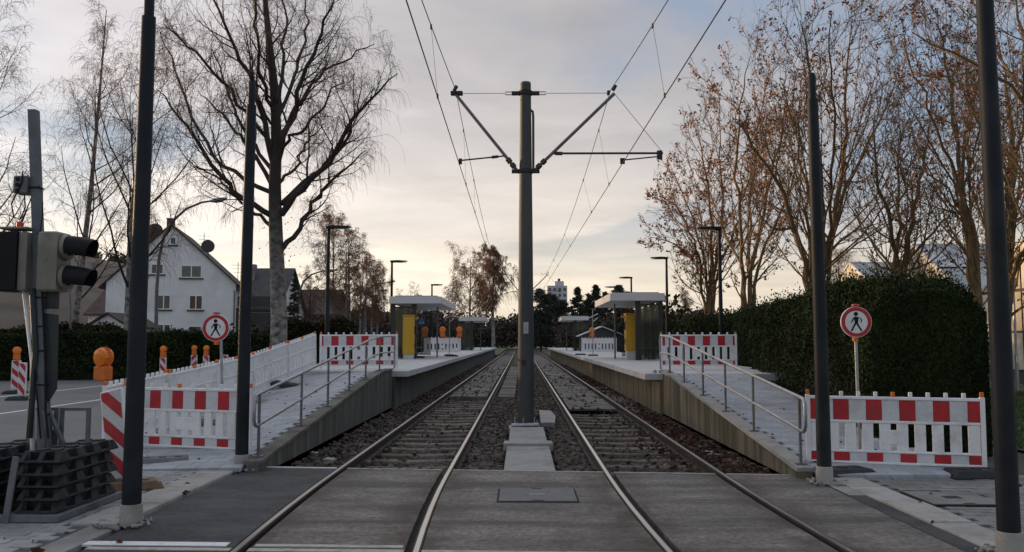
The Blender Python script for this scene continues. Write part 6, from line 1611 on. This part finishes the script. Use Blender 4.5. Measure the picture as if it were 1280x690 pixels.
# --- hedges
def hedge(label, path, half, h, nleaf, lsize, seed, lmat, group=None, hvar=0.25, name='hedge', near=False, upright=0.0):
    """path: centre line points; a lumpy leafy shell over a dark woody core"""
    rg = np.random.default_rng(seed); p = np.array(path, float)
    d = np.r_[0, np.cumsum(np.linalg.norm(np.diff(p, axis=0), axis=1))]
    t = thing(name, label, 'hedge', (p[0, 0], p[0, 1], -0.06), group=group); off = np.array([p[0, 0], p[0, 1], -0.06])
    ph = rg.random(8) * 6.28
    def H_(s):
        e = np.clip(np.minimum(s, d[-1] - s) / 0.9, 0, 1); return h * (0.84 + 0.16 * np.sqrt(1 - (1 - e) ** 2)) * (1 + hvar * 0.35 * (np.sin(s * 0.55 + ph[0]) + 0.6 * np.sin(s * 1.3 + ph[1]) + 0.4 * np.sin(s * 2.9 + ph[2])) * 0.5)
    def W_(s, z): return half * (1 + 0.10 * np.sin(s * 0.9 + ph[3] + z) + 0.08 * np.sin(s * 2.3 + ph[4] + 2 * z))
    def at(s): return np.interp(s, d, p[:, 0]), np.interp(s, d, p[:, 1])
    def nrm(s):
        a, b = at(s - 0.05), at(s + 0.05); tx, ty = b[0] - a[0], b[1] - a[1]; l = np.hypot(tx, ty) + 1e-9
        return -ty / l, tx / l
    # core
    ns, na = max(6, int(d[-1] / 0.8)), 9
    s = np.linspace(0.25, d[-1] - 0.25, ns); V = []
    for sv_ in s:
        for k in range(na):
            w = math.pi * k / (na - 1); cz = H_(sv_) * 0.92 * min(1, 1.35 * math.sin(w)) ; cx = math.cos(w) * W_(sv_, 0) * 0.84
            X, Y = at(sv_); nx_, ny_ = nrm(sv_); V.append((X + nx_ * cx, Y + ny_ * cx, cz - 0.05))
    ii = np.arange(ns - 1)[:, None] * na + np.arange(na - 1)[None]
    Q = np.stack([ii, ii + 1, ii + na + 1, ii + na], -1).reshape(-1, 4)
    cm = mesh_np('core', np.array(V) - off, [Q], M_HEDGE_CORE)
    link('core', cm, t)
    # leafy shell, with shoots above the top
    n = nleaf; s = rg.random(n) ** (2.0 if near else 1.0) * d[-1]; w = rg.random(n) * math.pi
    prof = np.minimum(1, 1.35 * np.sin(w)) ** 0.7
    dep = 1 - 0.16 * rg.random(n) ** 1.5 + 0.05 * rg.normal(0, 1, n) * (rg.random(n) < 0.25)
    z = H_(s) * prof * np.where(w > 0, 1, 1) * dep; cx = np.cos(w) * W_(s, z) * dep * np.where(np.abs(np.cos(w)) > 0.5, 1.0, 1.0)
    cx = np.sign(cx) * np.minimum(np.abs(cx) * 1.15, W_(s, z))
    
    X, Y = at(s); nx_, ny_ = nrm(s)
    pos = np.stack([X + nx_ * cx, Y + ny_ * cx, z], -1) + rg.normal(0, 0.03, (n, 3))
    # end caps
    m_ = n // 12
    for s0, sg in ((0.0, -1), (d[-1], 1)):
        X, Y = at(np.full(m_, s0)); nx_, ny_ = nrm(np.full(m_, min(max(s0, 0.1), d[-1] - 0.1))); u = rg.uniform(-1, 1, m_) * half; zz = rg.random(m_) * h * 0.92 * np.sqrt(1 - 0.25 * (u / half) ** 2)
        tx, ty = ny_, -nx_
        bulge = 0.25 * np.cos(u / half * 1.4)
        pos = np.concatenate([pos, np.stack([X + nx_ * u + tx * sg * bulge, Y + ny_ * u + ty * sg * bulge, zz], -1)])
    ls = lsize if not near else lsize * (0.42 + 0.030 * np.hypot(pos[:, 0], pos[:, 1] - 13))[:, None]
    v, f = leaves(pos, ls, rg, upright)
    link('foliage', mesh_np('foliage', v - off, [f], lmat), t)
    # upright stems showing at the face
    k = max(3, int(d[-1] / 2.2)); st = np.stack(at(rg.random(k) * d[-1]) + (np.zeros(k),), -1)
    G_ = grow(st, norm(np.array([[0, 0, 1.0]]) + rg.normal(0, 0.1, (k, 3))), np.full(k, h * 0.9), np.full(k, 0.035), 6, 0.06, 0, rg)
    v, f = tubes(G_[0], G_[1], 5); link('stems', mesh_np('stems', v - off, [f], M_LIMB), t)
    return t
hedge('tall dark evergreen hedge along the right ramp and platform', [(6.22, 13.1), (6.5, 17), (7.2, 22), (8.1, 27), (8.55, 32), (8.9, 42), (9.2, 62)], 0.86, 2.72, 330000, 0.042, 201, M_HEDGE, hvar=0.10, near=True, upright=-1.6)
hedge('far end of the evergreen hedge beyond the right lamps', [(9.3, 62.5), (9.5, 80), (9.0, 100)], 1.3, 3.1, 24000, 0.12, 202, M_HEDGE)
hedge('low dark hedge behind the left road in front of the houses', [(-34, 36.5), (-24, 38.5), (-17, 40.5), (-11.8, 41.5)], 1.0, 2.05, 80000, 0.07, 203, M_HEDGE, hvar=0.2)
hedge('brownish taller hedge behind the low left hedge', [(-40, 41.5), (-28, 43), (-21, 44.5)], 1.2, 2.45, 40000, 0.085, 204, M_HEDGE2, hvar=0.3)
hedge('dark bushes at the foot of the big birch', [(-13.4, 46), (-9.5, 47.5)], 1.2, 2.7, 16000, 0.085, 205, M_HEDGE2, hvar=0.5, name='shrub')
hedge('dark shrubs behind the far left birch row', [(-24, 110), (-12, 118)], 2.5, 5.2, 24000, 0.16, 206, M_WOOD, hvar=0.6, name='shrub')
# --- conifers
def conifer(label, base, h, r, seed, group='dark pines on the horizon', flat=0.0, bare=0.12, n=11000, lsize=0.14):
    rg = np.random.default_rng(seed); base = np.array(base, float)
    t = thing('conifer_tree', label, 'tree', tuple(base), group=group)
    q, rr, _ = one([base, base + (0, 0, h)], 0.018 * h, 0.02, 8); v, f = tubes(q, rr, 8); link('trunk', mesh_np('trunk', v - base, [f], M_LIMB, True), t)
    nb = 110; zt = bare + (1 - bare) * rg.random(nb); rl = r * (1 - zt) ** (0.75 - 0.5 * flat) * (0.6 + 0.6 * rg.random(nb)) / ((1 - bare) ** 0.7)
    a = rg.random(nb) * 6.28; st = base + np.stack([np.zeros(nb), np.zeros(nb), zt * h], -1)
    B = grow(st, np.stack([np.cos(a), np.sin(a), np.full(nb, 0.12)], -1), rl, np.full(nb, 0.03), 5, 0.08, -0.12, rg)
    v, f = tubes(B[0], B[1], 3); link('branches', mesh_np('branches', v - base, [f], M_LIMB), t)
    i = rg.integers(0, nb, n); s = 0.25 + 0.75 * rg.random(n) ** 0.8; fi = s * 5; k = np.minimum(fi.astype(int), 4); w = (fi - k)[:, None]
    p = B[0][i, k] * (1 - w) + B[0][i, k + 1] * w + rg.normal(0, 1, (n, 3)) * np.array([0.09, 0.09, 0.05]) * r * 0.7
    v, f = leaves(p, lsize, rg); link('crown', mesh_np('crown', v - base, [f], M_PINE), t)
    return t
conifer('small dark conifer right of the big birch trunk', bx(367, 70), 6.9, 1.15, 301, 'small conifers', bare=0.02, n=5000, lsize=0.09)
for i, (px, D, top, r, fl) in enumerate(((676, 150, 362, 4.2, 0.5), (690, 158, 368, 4.5, 0.5), (703, 150, 376, 4.0, 0.4), (722, 150, 360, 3.2, 0.0), (736, 156, 368, 3.6, 0.1), (745, 150, 357, 3.0, 0.0), (757, 158, 366, 3.6, 0.1), (774, 150, 357, 3.8, 0.3), (784, 156, 364, 3.6, 0.3))):
    hgt = P(px, top, D)[2]
    conifer(['leftmost broad pine right of the near mast', 'broad pine in front of the tower block', 'low broad pine right of the tower block', 'pointed spruce left of the far right lamps', 'spruce second in the group left of the far lamps', 'tallest pointed spruce in the group above the right shelter', 'spruce between the two pointed ones above the right shelter', 'rounded pine at the far lamp heads', 'rightmost rounded pine above the right shelter roof'][i], bx(px, D), hgt, r, 310 + i, flat=fl)
# --- woods that read as one mass
def woods(label, name, x0, x1, y0, y1, h0, h1, nclump, per, size, seed, lmat, base=0.0, hill=None, polar=False):
    rg = np.random.default_rng(seed)
    x = rg.uniform(x0, x1, nclump); y = rg.uniform(y0, y1, nclump); h = rg.uniform(h0, h1, nclump)
    if polar: x, y = -y * np.sin(np.radians(x)), y * np.cos(np.radians(x))
    zb = np.zeros(nclump) if hill is None else hill(x, y)
    n = nclump * per; i = np.repeat(np.arange(nclump), per)
    u = norm(rg.normal(0, 1, (n, 3))) * (rg.random(n) ** 0.45)[:, None]
    pos = np.stack([x[i] + u[:, 0] * h[i] * 0.42, y[i] + u[:, 1] * h[i] * 0.42, zb[i] + base + h[i] * (0.52 + 0.5 * u[:, 2])], -1)
    v, f = leaves(pos, size, rg)
    return stuff(link(name, mesh_np(name, v, [f], lmat)), label, 'wood')
woods('dark leafless wood closing the view behind the platforms', 'far_wood', -75, 95, 180, 215, 4.5, 9.5, 380, 420, 0.36, 401, M_WOOD)
woods('brown bare shrubs behind the right platform', 'far_shrubs', 6, 24, 110, 135, 3, 6.5, 30, 500, 0.26, 402, M_WOOD)
woods('dark shrubs behind the left platform', 'far_shrubs', -34, -10.5, 98, 128, 3.5, 6.2, 34, 500, 0.26, 403, M_WOOD)
def hillz(x, y): return np.array([hill_z(math.hypot(a, b), math.degrees(math.atan2(-a, b))) - 1.0 for a, b in zip(x, y)])
woods('leafless wood along the crest of the left hill', 'hill_wood', 13, 110, 440, 510, 4.5, 8, 520, 110, 0.62, 404, M_HILLT, hill=hillz, polar=True)
woods('dark shrubs between the left houses', 'garden_shrubs', -52, -15, 52, 66, 2.0, 3.6, 26, 500, 0.16, 405, M_HEDGE2)
woods('dark shrubs behind the far right end of the hedge', 'far_shrubs', 10, 34, 66, 100, 3, 5.5, 40, 420, 0.24, 406, M_HEDGE2)
# --- fallen leaves
rg = np.random.default_rng(77); n = 7000
side = rg.random(n) < 0.78
x = np.where(side, 3.45 - np.abs(rg.normal(0, 0.55, n)), rg.uniform(-3.3, 2.4, n)); y = 11.5 + rg.random(n) ** 1.5 * 34
k = (y > edgeY(x) + 0.1) & (np.abs(x - RR) > 0.07) & (np.abs(x - RL) > 0.07) & (np.abs(x - LL) > 0.07) & (np.abs(x - LR) > 0.07)
x, y = x[k], y[k]
pos = np.stack([x, y, np.where(np.abs(x) > 2.7, -0.125, -0.15) + 0.05 * rg.random(len(x))], -1)
v, f = leaves(pos, 0.042, rg, 0.75); stuff(link('fallen_leaves', mesh_np('fallen_leaves', v, [f], M_FALLEN)), 'brown fallen leaves drifted along the right platform wall', 'leaves')
pp = [(233, 615, 0.04), (150, 676, 0.02), (47, 688, 0.03)]
rg2 = np.random.default_rng(9)
for i, (px, py, z) in enumerate(pp):
    c = G(px, py, z); v, f = leaves(np.array([c]) + rg2.normal(0, 0.012, (3, 3)) * np.array([1, 1, 0.3]), 0.055, rg2, 0.8)
    o = link('dry_leaf', mesh_np('dry_leaf', v - c, [f], M_FALLEN)); o.location = c; tag(o, ['curled brown leaf on the left kerb slab', 'brown leaf on the white line end at the left', 'brown leaf on the left pavement at the bottom edge'][i], 'leaf')
nscat = 160
x = np.where(rg.random(nscat) < 0.5, rg.uniform(-7, -3.9, nscat), rg.uniform(3.8, 8, nscat)); y = rg.uniform(6.8, 21, nscat)
z = np.array([surfL(a, b) if a < 0 and b > 11.5 else (rampzR(b) if a > 0 and b > 11 else 0.02) for a, b in zip(x, y)]) + 0.008
v, f = leaves(np.stack([x, y, z], -1), 0.03, rg, 0.93); stuff(link('scattered_leaves', mesh_np('scattered_leaves', v, [f], M_FALLEN)), 'few brown leaves strewn over the pavements and ramps', 'leaves')
